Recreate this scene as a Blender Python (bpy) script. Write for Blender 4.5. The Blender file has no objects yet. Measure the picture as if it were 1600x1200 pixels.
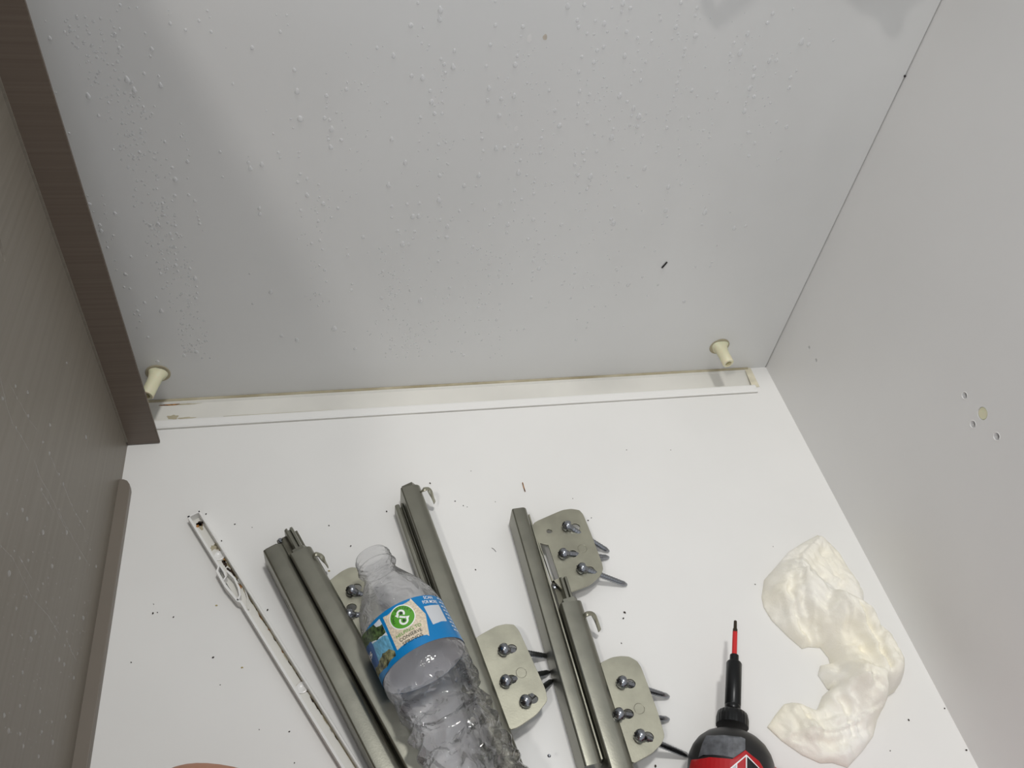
import bpy, bmesh, math, random
from mathutils import Vector, Matrix, noise, geometry
import numpy as np
random.seed(7)
sc = bpy.context.scene
C = sc.collection

# ------------------------------------------------------------------ camera, world, lights, exposure
S = 0.62                                    # inside width of the cabinet in metres
YAW, PITCH, ROLL = 0.3007, 0.8082, 0.1648
CAM = Vector((0.2898, -0.8729, 0.9501)) * S
FPX = 1297.7
_f = Vector((math.sin(YAW)*math.cos(PITCH), math.cos(YAW)*math.cos(PITCH), -math.sin(PITCH)))
_r = Vector((math.cos(YAW), -math.sin(YAW), 0)); _u = _r.cross(_f)
R_ = _r*math.cos(ROLL) + _u*math.sin(ROLL); U_ = -_r*math.sin(ROLL) + _u*math.cos(ROLL)
cam = bpy.data.cameras.new('camera'); camo = bpy.data.objects.new('camera', cam); C.objects.link(camo)
camo.matrix_world = Matrix(((R_.x, U_.x, -_f.x, CAM.x), (R_.y, U_.y, -_f.y, CAM.y), (R_.z, U_.z, -_f.z, CAM.z), (0, 0, 0, 1)))
cam.sensor_width = 36; cam.lens = FPX/1600*36; cam.clip_start = 0.01
sc.camera = camo
w = bpy.data.worlds.new('kitchen_ambient'); sc.world = w; w.use_nodes = True
w.node_tree.nodes['Background'].inputs[0].default_value = (0.93, 0.97, 1.02, 1)
w.node_tree.nodes['Background'].inputs[1].default_value = 0.63
def area(name, loc, size, power, col, target=(0.3, -0.2, 0)):
    l = bpy.data.lights.new(name, 'AREA'); l.shape = 'DISK'; l.size = size; l.energy = power; l.color = col
    o = bpy.data.objects.new(name, l); C.objects.link(o); o.location = loc
    o.rotation_euler = (Vector(target)-Vector(loc)).to_track_quat('-Z', 'Y').to_euler()
KEY = Vector((0.38, -0.16, 1.9))
SIDE = Vector((-0.40, -0.9, 1.66))
area('ceiling_light', KEY, 0.17, 11.0, (1.0, 0.985, 0.955))
area('ceiling_light.001', SIDE, 0.12, 5.0, (1.0, 0.965, 0.93))
vs = sc.view_settings
sc.display_settings.display_device = 'sRGB'
vs.view_transform = 'Standard'; vs.look = 'None'; vs.gamma = 1; vs.use_curve_mapping = False
vs.exposure = 0.0

def ray(px, py):
    return _f*FPX + R_*(px-800) - U_*(py-600)
def hit(px, py, ax, val):
    d = ray(px, py); t = (val-CAM[ax])/d[ax]
    return CAM + d*t
def at(px, py, h=0.0): return hit(px, py, 2, h)      # measured point of the photograph at height h
def wallpt(px, py): return hit(px, py, 1, 0.0)

# ------------------------------------------------------------------ materials
def lin(c):
    return tuple(((v/255)/12.92 if v/255 <= 0.04045 else ((v/255+0.055)/1.055)**2.4) for v in c) + (1,)
def mat(name, rgb, rough=0.5, metal=0.0, noise_scale=0, noise_amt=0.0, bump=0, bump_scale=200, spec=0.5, stretch=None, rough_amt=0.0, rgb2=None, coat=0, sss=0):
    m = bpy.data.materials.new(name); m.use_nodes = True
    nt = m.node_tree; b = nt.nodes['Principled BSDF']
    b.inputs['Base Color'].default_value = lin(rgb); b.inputs['Roughness'].default_value = rough
    b.inputs['Metallic'].default_value = metal; b.inputs['Specular IOR Level'].default_value = spec
    b.inputs['Coat Weight'].default_value = coat
    if sss:
        b.inputs['Subsurface Weight'].default_value = sss; b.inputs['Subsurface Scale'].default_value = 0.004
    tc = nt.nodes.new('ShaderNodeTexCoord'); mp = nt.nodes.new('ShaderNodeMapping')
    nt.links.new(tc.outputs['Object'], mp.inputs[0])
    if stretch: mp.inputs['Scale'].default_value = stretch
    if noise_scale:
        n = nt.nodes.new('ShaderNodeTexNoise'); n.inputs['Scale'].default_value = noise_scale; n.inputs['Detail'].default_value = 5
        nt.links.new(mp.outputs[0], n.inputs['Vector'])
        mx = nt.nodes.new('ShaderNodeMix'); mx.data_type = 'RGBA'
        c = Vector(rgb)
        mx.inputs[6].default_value = lin(tuple(max(0, v*(1-noise_amt)) for v in c))
        mx.inputs[7].default_value = lin(rgb2) if rgb2 else lin(tuple(min(255, v*(1+noise_amt)) for v in c))
        rp = nt.nodes.new('ShaderNodeMapRange'); rp.inputs[1].default_value = 0.35; rp.inputs[2].default_value = 0.65
        nt.links.new(n.outputs[0], rp.inputs[0]); nt.links.new(rp.outputs[0], mx.inputs[0]); nt.links.new(mx.outputs[2], b.inputs['Base Color'])
        if rough_amt:
            rr = nt.nodes.new('ShaderNodeMapRange'); rr.inputs[3].default_value = rough-rough_amt; rr.inputs[4].default_value = rough+rough_amt
            nt.links.new(n.outputs[0], rr.inputs[0]); nt.links.new(rr.outputs[0], b.inputs['Roughness'])
    if bump:
        n2 = nt.nodes.new('ShaderNodeTexNoise'); n2.inputs['Scale'].default_value = bump_scale; n2.inputs['Detail'].default_value = 3
        nt.links.new(mp.outputs[0], n2.inputs['Vector'])
        bp = nt.nodes.new('ShaderNodeBump'); bp.inputs['Strength'].default_value = bump; bp.inputs['Distance'].default_value = 0.0005
        nt.links.new(n2.outputs[0], bp.inputs['Height']); nt.links.new(bp.outputs[0], b.inputs['Normal'])
    return m
WHITE = mat('white_laminate', (226, 225, 223), 0.38, noise_scale=7, noise_amt=0.008, rough_amt=0.08)
WHITEB = mat('white_back_laminate', (222, 222, 220), 0.34, noise_scale=5, noise_amt=0.012, rough_amt=0.09)
WHITEF = mat('white_floor_laminate', (234, 233, 230), 0.40, noise_scale=9, noise_amt=0.006, rough_amt=0.06)
PLAST = mat('white_plastic', (222, 220, 213), 0.3, noise_scale=14, noise_amt=0.02)
LIP = mat('white_plastic_lip', (238, 237, 234), 0.25)
CREAM = mat('cream_nylon', (226, 222, 190), 0.45, sss=0.2)
STAIN = mat('yellow_stain', (170, 158, 126), 0.6, noise_scale=25, noise_amt=0.08, rgb2=(192, 184, 160))
RUSTY = mat('rusty_stain', (122, 84, 40), 0.7, noise_scale=300, noise_amt=0.5)
DARK = mat('dark_gap', (24, 22, 20), 0.7)
SLIDE = mat('olive_zinc_steel', (134, 133, 122), 0.30, metal=0.85, noise_scale=60, noise_amt=0.025, bump=0.06, bump_scale=900, rough_amt=0.04)
SLIDE2 = mat('zinc_steel_plate', (164, 162, 146), 0.36, metal=0.85, noise_scale=60, noise_amt=0.04, bump=0.06, bump_scale=900, rough_amt=0.05)
SLIDEIN = mat('dark_steel_inner', (118, 116, 104), 0.38, metal=0.85, noise_scale=120, noise_amt=0.08)
SCREW = mat('screw_steel', (150, 153, 158), 0.24, metal=1.0)
WOOD = None
def wood(name, rgb, rgb2, axis_scale, rough=0.42):
    m = mat(name, rgb, rough, noise_scale=1.0, noise_amt=0.0, rgb2=rgb2, stretch=axis_scale)
    nt = m.node_tree; n = [x for x in nt.nodes if x.type == 'TEX_NOISE'][0]
    bp = nt.nodes.new('ShaderNodeBump'); bp.inputs['Strength'].default_value = 0.15; bp.inputs['Distance'].default_value = 0.0003
    nt.links.new(n.outputs[0], bp.inputs['Height']); nt.links.new(bp.outputs[0], nt.nodes['Principled BSDF'].inputs['Normal'])
    return m
WOODL = wood('grey_brown_woodgrain', (124, 117, 106), (131, 124, 113), (1.5, 3, 260))
WOODS = wood('brown_woodgrain_strip', (103, 91, 80), (111, 99, 88), (3, 3, 420))
WOODT = wood('grey_brown_trim', (120, 112, 102), (125, 117, 107), (3, 9, 300))
def facing(nt, lo, hi, power, normal=None):
    lw = nt.nodes.new('ShaderNodeLayerWeight'); lw.inputs['Blend'].default_value = 0.5
    if normal: nt.links.new(normal, lw.inputs['Normal'])
    pw = nt.nodes.new('ShaderNodeMath'); pw.operation = 'POWER'; pw.inputs[1].default_value = power; nt.links.new(lw.outputs['Facing'], pw.inputs[0])
    ma = nt.nodes.new('ShaderNodeMath'); ma.operation = 'MULTIPLY_ADD'; ma.inputs[1].default_value = hi; ma.inputs[2].default_value = lo; nt.links.new(pw.outputs[0], ma.inputs[0])
    return ma.outputs[0]
def water(name='water'):
    m = bpy.data.materials.new(name); m.use_nodes = True; nt = m.node_tree; nt.nodes.clear()
    o = nt.nodes.new('ShaderNodeOutputMaterial'); t = nt.nodes.new('ShaderNodeBsdfTransparent'); g = nt.nodes.new('ShaderNodeBsdfGlossy')
    t.inputs[0].default_value = (0.90, 0.905, 0.91, 1); g.inputs['Roughness'].default_value = 0.06
    f = facing(nt, 0.03, 0.35, 3.2); t.inputs[0].default_value = (0.97, 0.975, 0.98, 1)
    g.inputs['Roughness'].default_value = 0.12
    df = nt.nodes.new('ShaderNodeBsdfDiffuse'); df.inputs[0].default_value = (0.9, 0.9, 0.9, 1)
    m2 = nt.nodes.new('ShaderNodeMixShader'); m2.inputs[0].default_value = 0.50; nt.links.new(t.outputs[0], m2.inputs[1]); nt.links.new(df.outputs[0], m2.inputs[2])
    mx = nt.nodes.new('ShaderNodeMixShader'); nt.links.new(f, mx.inputs[0]); nt.links.new(m2.outputs[0], mx.inputs[1]); nt.links.new(g.outputs[0], mx.inputs[2])
    nt.links.new(mx.outputs[0], o.inputs[0]); return m
WATER = water()
WATERL = water('water_on_brown'); [n for n in WATERL.node_tree.nodes if n.type == 'MIX_SHADER'][0].inputs[0].default_value = 0.14
def clear_plastic():
    m = bpy.data.materials.new('clear_pet_plastic'); m.use_nodes = True; nt = m.node_tree; nt.nodes.clear()
    o = nt.nodes.new('ShaderNodeOutputMaterial'); t = nt.nodes.new('ShaderNodeBsdfTransparent'); g = nt.nodes.new('ShaderNodeBsdfGlossy')
    t.inputs[0].default_value = (0.86, 0.86, 0.87, 1); g.inputs['Roughness'].default_value = 0.05
    tc = nt.nodes.new('ShaderNodeTexCoord'); n = nt.nodes.new('ShaderNodeTexNoise'); n.inputs['Scale'].default_value = 70; n.inputs['Distortion'].default_value = 1.5
    nt.links.new(tc.outputs['Object'], n.inputs['Vector'])
    bp = nt.nodes.new('ShaderNodeBump'); bp.inputs['Strength'].default_value = 0.6; bp.inputs['Distance'].default_value = 0.0025
    n3 = nt.nodes.new('ShaderNodeTexVoronoi'); n3.inputs['Scale'].default_value = 130; nt.links.new(tc.outputs['Object'], n3.inputs['Vector'])
    ad = nt.nodes.new('ShaderNodeMath'); ad.operation = 'MULTIPLY_ADD'; ad.inputs[1].default_value = 0.35
    nt.links.new(n3.outputs[0], ad.inputs[0]); nt.links.new(n.outputs[0], ad.inputs[2]); nt.links.new(ad.outputs[0], bp.inputs['Height'])
    nt.links.new(bp.outputs[0], g.inputs['Normal']); f = facing(nt, 0.05, 0.8, 3.0, bp.outputs[0])
    mx = nt.nodes.new('ShaderNodeMixShader'); nt.links.new(f, mx.inputs[0]); nt.links.new(t.outputs[0], mx.inputs[1]); nt.links.new(g.outputs[0], mx.inputs[2])
    rf = nt.nodes.new('ShaderNodeBsdfRefraction'); rf.inputs['IOR'].default_value = 1.22; rf.inputs['Roughness'].default_value = 0.03; rf.inputs[0].default_value = (0.86, 0.86, 0.87, 1)
    nt.links.new(bp.outputs[0], rf.inputs['Normal'])
    m2 = nt.nodes.new('ShaderNodeMixShader'); m2.inputs[0].default_value = 0.48
    nt.links.new(t.outputs[0], m2.inputs[1]); nt.links.new(rf.outputs[0], m2.inputs[2]); nt.links.new(m2.outputs[0], mx.inputs[1])
    nt.links.new(mx.outputs[0], o.inputs[0]); return m
PET = clear_plastic()

# ------------------------------------------------------------------ mesh helpers
def link(name, verts, faces, m, parent=None, smooth=False, bevel=0, tagd=None):
    me = bpy.data.meshes.new(name); me.from_pydata([tuple(v) for v in verts], [], faces); me.update()
    bm = bmesh.new(); bm.from_mesh(me); bmesh.ops.recalc_face_normals(bm, faces=bm.faces)
    if bevel: bmesh.ops.bevel(bm, geom=bm.edges[:], offset=bevel, segments=2, affect='EDGES', clamp_overlap=True)
    bm.to_mesh(me); bm.free()
    if smooth: me.shade_smooth()
    me.materials.append(m)
    o = bpy.data.objects.new(name, me); C.objects.link(o)
    if parent: o.parent = parent; o.matrix_parent_inverse = Matrix.Translation(-parent.location)
    return o
def tag(o, label=None, cat=None, group=None, kind=None):
    if label: o['label'] = label
    if cat: o['category'] = cat
    if group: o['group'] = group
    if kind: o['kind'] = kind
    return o
def thing(name, label, cat, loc, group=None):
    o = bpy.data.objects.new(name, None); o.empty_display_size = 0.01; C.objects.link(o); o.location = loc
    return tag(o, label, cat, group)
def box(name, lo, hi, m, parent=None, bevel=0):
    x0, y0, z0 = lo; x1, y1, z1 = hi
    v = [(x, y, z) for x in (x0, x1) for y in (y0, y1) for z in (z0, z1)]
    f = [(0, 1, 3, 2), (4, 6, 7, 5), (0, 4, 5, 1), (2, 3, 7, 6), (0, 2, 6, 4), (1, 5, 7, 3)]
    return link(name, v, f, m, parent, bevel=bevel)
def prism(name, A, B, prof, m, parent=None, T=None, smooth=False):
    """profile (t, z) swept from A to B; t runs sideways, z up"""
    e = (B-A); e.z = 0; e.normalize()
    T = T or Vector((-e.y, e.x, 0))
    n = len(prof); v = []
    for P in (A, B):
        for t, z in prof: v.append((P.x+T.x*t, P.y+T.y*t, P.z+z))
    f = [tuple(range(n)), tuple(range(2*n-1, n-1, -1))] + [(i, (i+1) % n, n+(i+1) % n, n+i) for i in range(n)]
    o = link(name, v, f, m, parent, n > 12)
    if n > 12: bpy_smooth(o, 0.45)
    return o
def lathe(name, O, D, prof, m, parent=None, seg=40, smooth=True, fn=None, cap=True):
    """prof: (distance along D, radius)"""
    D = D.normalized(); X = D.orthogonal().normalized(); Y = D.cross(X)
    v = []; f = []
    for i, (s, r) in enumerate(prof):
        for k in range(seg):
            a = 2*math.pi*k/seg; rr = r if fn is None else fn(s, a, r)
            v.append(O+D*s+(X*math.cos(a)+Y*math.sin(a))*rr)
    for i in range(len(prof)-1):
        for k in range(seg):
            k2 = (k+1) % seg
            f.append((i*seg+k, i*seg+k2, (i+1)*seg+k2, (i+1)*seg+k))
    if cap:
        f.append(tuple(range(seg))); f.append(tuple((len(prof)-1)*seg+k for k in range(seg)))
    o = link(name, v, f, m, parent, smooth)
    if smooth:
        bpy_smooth(o)
    return o
def bpy_smooth(o, ang=0.7):
    me = o.data
    bm = bmesh.new(); bm.from_mesh(me)
    for e in bm.edges:
        if len(e.link_faces) == 2 and e.calc_face_angle(0) > ang: e.smooth = False
    bm.to_mesh(me); bm.free()
def tube(name, pts, r, m, parent=None, seg=10, flat=None):
    """round (or flat=(w,h)) tube along pts"""
    v = []; f = []; n = len(pts)
    for i, p in enumerate(pts):
        d = (pts[min(i+1, n-1)]-pts[max(i-1, 0)]).normalized()
        s = d.cross(Vector((0, 0, 1)));
        if s.length < 1e-4: s = Vector((1, 0, 0))
        s.normalize(); q = s.cross(d)
        for k in range(seg):
            a = 2*math.pi*k/seg
            if flat: v.append(p+s*math.cos(a)*flat[0]+q*math.sin(a)*flat[1])
            else: v.append(p+(s*math.cos(a)+q*math.sin(a))*r)
    for i in range(n-1):
        for k in range(seg):
            f.append((i*seg+k, i*seg+(k+1) % seg, (i+1)*seg+(k+1) % seg, (i+1)*seg+k))
    f.append(tuple(range(seg))); f.append(tuple((n-1)*seg+k for k in range(seg)))
    return link(name, v, f, m, parent, True)
def plate(name, outline, holes, thick, m, place, parent=None, bevel=0.0):
    """2D outline with real holes, extruded by thick; place(u, v, w) -> 3D"""
    cu = bpy.data.curves.new('outline', 'CURVE'); cu.dimensions = '2D'; cu.fill_mode = 'BOTH'; cu.extrude = thick/2; cu.bevel_depth = bevel
    for ring in [outline]+holes:
        sp = cu.splines.new('POLY'); sp.points.add(len(ring)-1)
        for i, (x, y) in enumerate(ring): sp.points[i].co = (x, y, 0, 1)
        sp.use_cyclic_u = True
    o = bpy.data.objects.new('outline', cu); C.objects.link(o)
    bpy.context.view_layer.update()
    me = bpy.data.meshes.new_from_object(o.evaluated_get(bpy.context.evaluated_depsgraph_get()))
    C.objects.unlink(o); bpy.data.objects.remove(o)
    for v in me.vertices: v.co = place(v.co.x, v.co.y, v.co.z)
    me.materials.clear(); me.materials.append(m); me.name = name
    bm = bmesh.new(); bm.from_mesh(me); bmesh.ops.remove_doubles(bm, verts=bm.verts, dist=1e-6); bmesh.ops.recalc_face_normals(bm, faces=bm.faces); bm.to_mesh(me); bm.free()
    ob = bpy.data.objects.new(name, me); C.objects.link(ob)
    if parent: ob.parent = parent; ob.matrix_parent_inverse = Matrix.Translation(-parent.location)
    return ob
def circ(cx, cy, rx, ry=None, n=20, rot=0):
    ry = ry or rx
    return [(cx+rx*math.cos(a)*math.cos(rot)-ry*math.sin(a)*math.sin(rot), cy+rx*math.cos(a)*math.sin(rot)+ry*math.sin(a)*math.cos(rot)) for a in [2*math.pi*k/n for k in range(n)]]

# ------------------------------------------------------------------ the cabinet (setting)
YF = -0.66; H = 0.58
GY = -0.0563*S                              # front edge of the drip gutter
xs0 = 0.0; xs1 = 0.0425*S; ys = -0.0812*S   # brown strip on the left of the back wall
xe = at(1187, 608).x                        # right end of the gutter
st = lambda o: tag(o, kind='structure')
fl = st(plate('floor', [(-0.012, YF), (S+0.012, YF), (S+0.012, 0.0), (xe, 0.0), (xe, GY+0.009), (xe-0.004, GY+0.007), (xe-0.0035, GY), (-0.012, GY)], [], 0.012, WHITEF, lambda u, v, w_: (u, v, w_-0.006)))
st(box('floor_base', (-0.03, YF, -0.04), (S+0.03, 0.03, -0.0125), DARK)); bpy.data.objects['floor_base'].name = 'floor.001'
wb = st(box('wall_back', (-0.03, 0.0, -0.012), (S-0.0009, 0.016, H+0.02), WHITEB))
# left wall with its drilled slot
sl = hit(3, 390, 0, 0.0); slot = circ(sl.y, sl.z, 0.0022, 0.0075, 14, -0.3)
wl = st(plate('wall_left', [(YF, -0.012), (-0.001, -0.012), (-0.001, H), (YF, H)], [slot], 0.016, WOODL, lambda u, v, w_: (-0.008+w_, u, v)))
st(box('wall_left.001', (-0.03, YF, -0.012), (-0.0165, 0, H), DARK))
# right wall with drilled holes
hs = []
for px, py, r in [(1264, 543, 0.0017), (1275, 563, 0.0019), (1507, 618, 0.0024), (1520, 663, 0.0025), (1557, 682, 0.0026)]:
    p = hit(px, py, 0, S); hs.append((p.y, p.z, r))
pl_ = hit(1535, 646, 0, S); hs.append((pl_.y, pl_.z, 0.0047))
wr = st(plate('wall_right', [(YF, -0.012), (0.016, -0.012), (0.016, H), (YF, H)], [circ(a, b, r) for a, b, r in hs], 0.016, WHITE, lambda u, v, w_: (S+0.008+w_, u, v)))
st(box('wall_right.001', (S+0.0165, YF, -0.012), (S+0.03, 0.016, H), DARK))
D = Vector((-1, 0, 0))
p = lathe('hole_plug', Vector((S+0.004, hs[5][0], hs[5][1])), D, [(0, 0.0046), (0.0030, 0.0046), (0.0037, 0.0040)], CREAM, wr, 24); p['label'] = 'cream plastic plug'
for a, b, r in hs[2:5]:
    q = lathe('screw_socket', Vector((S+0.012, a, b)), D, [(0, r*0.9), (0.006, r*0.9), (0.008, r*0.55)], SCREW, wr, 16); q['label'] = 'small steel screw end down in the hole'
    ring = [Vector((S+0.0001, a+r*1.12*math.cos(t), b+r*1.12*math.sin(t))) for t in [2*math.pi*k/24 for k in range(25)]]
    q = tube('hole_rim', ring, 0.0003, LIP, wr, 6)
q = lathe('hole_plug', Vector((S+0.006, hs[0][0], hs[0][1])), D, [(0, 0.0016), (0.004, 0.0016)], STAIN, wr, 12); q['label'] = 'small tan plug'

# brown corner strip in front of the back wall and its pale caulk line
stp = st(box('trim_1', (xs0, ys, 0.0006), (xs1, ys+0.003, H), WOODS, bevel=0.0005))
o = box('strip_edge', (xs0, ys-0.0012, 0.006), (xs0+0.0016, ys, H), WOODL, stp)
# ledge along the foot of the left wall with a rounded end
a0 = at(193, 757).y
prof = [(0, 0), (0.0, 0.004), (0.0045, 0.004), (0.0065, 0.0034), (0.0082, 0.0018), (0.0085, 0)]
tr = st(plate('baseboard_left', [(0, YF), (0.0088, YF), (0.0088, a0-0.009), (0.0080, a0-0.005), (0.0058, a0-0.0015), (0.0030, a0), (0, a0)], [], 0.0060, WOODT, lambda u, v, w_: (u, v, w_+0.0034), bevel=0.0004))
# gutter along the back
gp = [(-0.0006, -0.008), (-0.0006, 0.0004), (-0.0032, 0.0004), (-0.0044, -0.0010), (-0.0225, -0.0028), (GY+0.0105, -0.0012), (GY+0.0095, 0.0018), (GY+0.008, 0.0023), (GY+0.0018, 0.0023), (GY+0.0004, 0.0014), (GY+0.0004, -0.008)]
def sweepx(name, prof, x0, x1, m, parent=None):
    n = len(prof); v = [(x, y, z) for x in (x0, x1) for y, z in prof]
    f = [tuple(range(n)), tuple(range(2*n-1, n-1, -1))] + [(i, (i+1) % n, n+(i+1) % n, n+i) for i in range(n)]
    return link(name, v, f, m, parent)
gut = st(sweepx('trim_2', gp, 0.004, xe-0.0042, PLAST))
o = sweepx('gutter_lip', [(y, z+0.0003) for y, z in gp[6:10]]+[(GY+0.0012, -0.0005), (GY+0.009, -0.0005)], 0.004, xe-0.0045, LIP, gut)
o = sweepx('seam_bead', [(-0.0001, 0.0), (-0.0001, 0.0016), (-0.0012, 0.0016), (-0.0022, 0.0006), (-0.0022, 0.0)], 0.004, xe-0.002, STAIN, gut); o['label'] = 'yellowed sealant bead'
o = link('end_cap', [at(1163, 575, 0.0006), at(1172, 573.5, 0.0006), at(1187, 604, 0.0006), at(1176, 606, 0.0006), at(1163, 575, -0.004), at(1172, 573.5, -0.004), at(1187, 604, -0.004), at(1176, 606, -0.004)],
         [(0, 1, 2, 3), (4, 7, 6, 5), (0, 4, 5, 1), (1, 5, 6, 2), (2, 6, 7, 3), (3, 7, 4, 0)], mat('yellowed_plastic', (224, 217, 194), 0.4, noise_scale=120, noise_amt=0.04), gut); o['label'] = 'yellowed end cap'
# dried stains in the gutter's left corner (irregular thin films)
def blob(cx, cy, rx, ry, seed, n=26, amp=0.35):
    out = []
    for k in range(n):
        a = 2*math.pi*k/n; q = 1+amp*noise.noise(Vector((math.cos(a)*1.6, math.sin(a)*1.6, seed)))*2
        out.append((cx+rx*q*math.cos(a), cy+ry*q*math.sin(a)))
    return out
def slopez(y): return -0.0010+(-0.0044-y)/0.0181*(-0.0018)+0.00012
for cx, cy, rx, ry, mm, s in [(0.0310, -0.0048, 0.009, 0.0010, RUSTY, 1), (0.045, -0.0052, 0.010, 0.0006, STAIN, 2), (0.0335, -0.0185, 0.005, 0.002, STAIN, 3), (0.044, -0.0205, 0.007, 0.0010, STAIN, 4), (0.12, -0.0215, 0.06, 0.0005, STAIN, 5)]:
    plate('stain', blob(cx, cy, rx, ry, s), [], 0.0001, mm, lambda u, v, w_: (u, v, slopez(v)+w_), gut)
# wall anchors
def anchor(px, py, tpx, tpy, label):
    b = wallpt(px, py); L = hit(tpx, tpy, 2, b.z)
    L = abs(hit(tpx, tpy, 0, b.x).y)
    L = min(max(L, 0.02), 0.026)
    t = thing('wall_anchor', label, 'anchor', (b.x, 0, b.z), 'cream wall anchors')
    Dd = Vector((-0.28 if px < 500 else 0.06, -1, -0.05))
    fl_ = lambda s, a, r: r*(1-0.22*(0.5+0.5*math.cos(3*a+1))) if s < 0.006 else r
    lathe('anchor_tube', b, Dd, [(0.0004, 0.0096), (0.0012, 0.0090), (0.004, 0.0070), (0.008, 0.0058), (0.013, 0.0055), (L-0.0008, 0.0056), (L, 0.0050), (L, 0.0031), (L-0.006, 0.0028)], CREAM, t, 30, fn=fl_)
    q = lathe('anchor_collar', b, Vector((0, -1, 0)), [(0.0002, 0.0104), (0.0006, 0.0100), (0.0007, 0.007)], STAIN, t, 24); q['label'] = 'yellowed glue ring on the wall'
anchor(1124, 541, 1137, 567, 'cream hollow wall anchor sticking out near the right back corner')
anchor(247, 583, 238, 612, 'cream hollow wall anchor sticking out beside the brown corner strip')
# marks on the back wall
p0, p1 = wallpt(1034, 418), wallpt(1042, 409)
tag(tube('splinter', [p0+Vector((0, -0.0006, 0)), p1+Vector((0, -0.0006, 0))], 0.0007, DARK, seg=6), 'small dark splinter stuck to the white back wall', 'splinter')
p0 = wallpt(1415.5, 118.5); lathe('nail_head', Vector((S-0.001, -0.0005, p0.z)), Vector((0, -1, 0)), [(-0.0006, 0.0008), (0.0004, 0.0008)], DARK, wb, 10)
MINERAL = mat('mineral_spot', (196, 186, 172), 0.6, noise_scale=300, noise_amt=0.05)
for px, py, rx, rz in [(851.5, 58, 0.0024, 0.0034), (806, 201, 0.0024, 0.0034), (827, 60, 0.003, 0.005)]:
    p0 = wallpt(px, py)
    plate('mineral_spot', blob(p0.x, p0.z, rx*0.6, rz*0.6, px, 14, 0.15), [], 0.00006, MINERAL if px > 830 else WHITE, lambda u, v, w_: (u, -0.0001+w_, v), wb)

# unseen loops added above the frame, bent so the side light shadows the wall
def up(px, py, t=0.035):
    q = wallpt(px, py); return q+(SIDE-q)*t
tube('shadow_loop', [up(1112, -60), up(1104, -20), up(1106, 12), up(1118, 30), up(1132, 20), up(1150, 4), up(1170, -12), up(1190, -40), up(1200, -90)], 0.0042, SLIDEIN, wb)
tube('shadow_loop', [up(1290, -80), up(1318, -20), up(1345, 4), up(1372, 14), up(1392, 6), up(1425, -8), up(1450, -25), up(1480, -60)], 0.0040, SLIDEIN, wb)
tube('shadow_loop', [up(1390, -90), up(1392, -10), up(1394, 32)], 0.0085, SLIDEIN, wb)
tube('shadow_loop', [up(1480, -100), up(1440, -50), up(1400, -10), up(1370, -30)], 0.010, SLIDEIN, wb)
box('shadow_loop_mount', (0.45, -0.007, 0.52), (0.61, 0, 0.54), SLIDEIN, wb, 0.002)  # added bar to carry the unseen shadow-casting loops

# ------------------------------------------------------------------ drawer slides
HT = 0.024
def chamfer_prof(w_, h=HT, base=0.002, ch=0.0042):
    arc = [(w_-0.0010+(ch+0.0010)*math.sin(t), h-0.0062*(1-math.cos(t))) for t in [math.pi/2*k/8 for k in range(9)]]
    la = [(0.0016*(1-math.cos(t)), h-0.0016*(1-math.sin(t))) for t in [math.pi/2*k/4 for k in range(5)]]
    return [(0, base)]+la+arc+[(w_+ch, base)]
def flat(v, z=0.0): return Vector((v.x, v.y, z))
def ext(A, B, L):
    """from A through B, L metres long"""
    d = (B-A); d.z = 0; return A+d.normalized()*L
def hook(px_pts, par, label=None):
    zs = [HT-0.006, HT+0.001, HT-0.001, HT-0.004, HT-0.014]
    pts = [at(x, y, z) for (x, y), z in zip(px_pts, zs)]
    fine = []
    for i in range(len(pts)-1):
        for k in range(4):
            t = k/4; P0 = pts[max(i-1, 0)]; P1 = pts[i]; P2 = pts[i+1]; P3 = pts[min(i+2, len(pts)-1)]
            fine.append(0.5*((2*P1)+(P2-P0)*t+(2*P0-5*P1+4*P2-P3)*t*t+(-P0+3*P1-3*P2+P3)*t**3))
    fine.append(pts[-1])
    return tube('hook', fine, 0.001, SLIDE2, par, 8, flat=(0.0020, 0.0006))
def screw(hp, tp, par, h):
    Hd = at(*hp, h+0.0036); Tp = at(*tp, 0.0014); Dd = (Tp-Hd); L = Dd.length
    prof = [(-0.0042, 0.0004), (-0.0040, 0.0020), (-0.0030, 0.0036), (-0.0014, 0.0045), (0, 0.0046), (0.0002, 0.0030), (0.0030, 0.0029)]
    s = 0.004; r = 0.0026
    n = 14
    for k in range(n):
        prof += [(s, r), (s+0.0004, r*0.86), (s+0.0012, r*0.9)]
        s += (L-0.010)/n; r -= 0.00003
    prof += [(L-0.004, 0.0021), (L-0.0008, 0.0012), (L, 0.0004)]
    o = lathe('screw', Hd, Dd, prof, SCREW, par, 18)
    # cross recess in the head
    Dn = Dd.normalized(); X = Dn.orthogonal().normalized(); Y = Dn.cross(X)
    for A_, B_ in ((X, Y), (Y, X)):
        c = Hd-Dn*0.0040; v = []
        for a in (-1, 1):
            for b in (-1, 1):
                for q in (-0.0006, 0.0004): v.append(c+A_*a*0.0019+B_*b*0.0004+Dn*q)
        link('recess', v, [(0, 1, 3, 2), (4, 6, 7, 5), (0, 4, 5, 1), (2, 3, 7, 6), (0, 2, 6, 4), (1, 5, 7, 3)], DARK, o)
    return o
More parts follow.
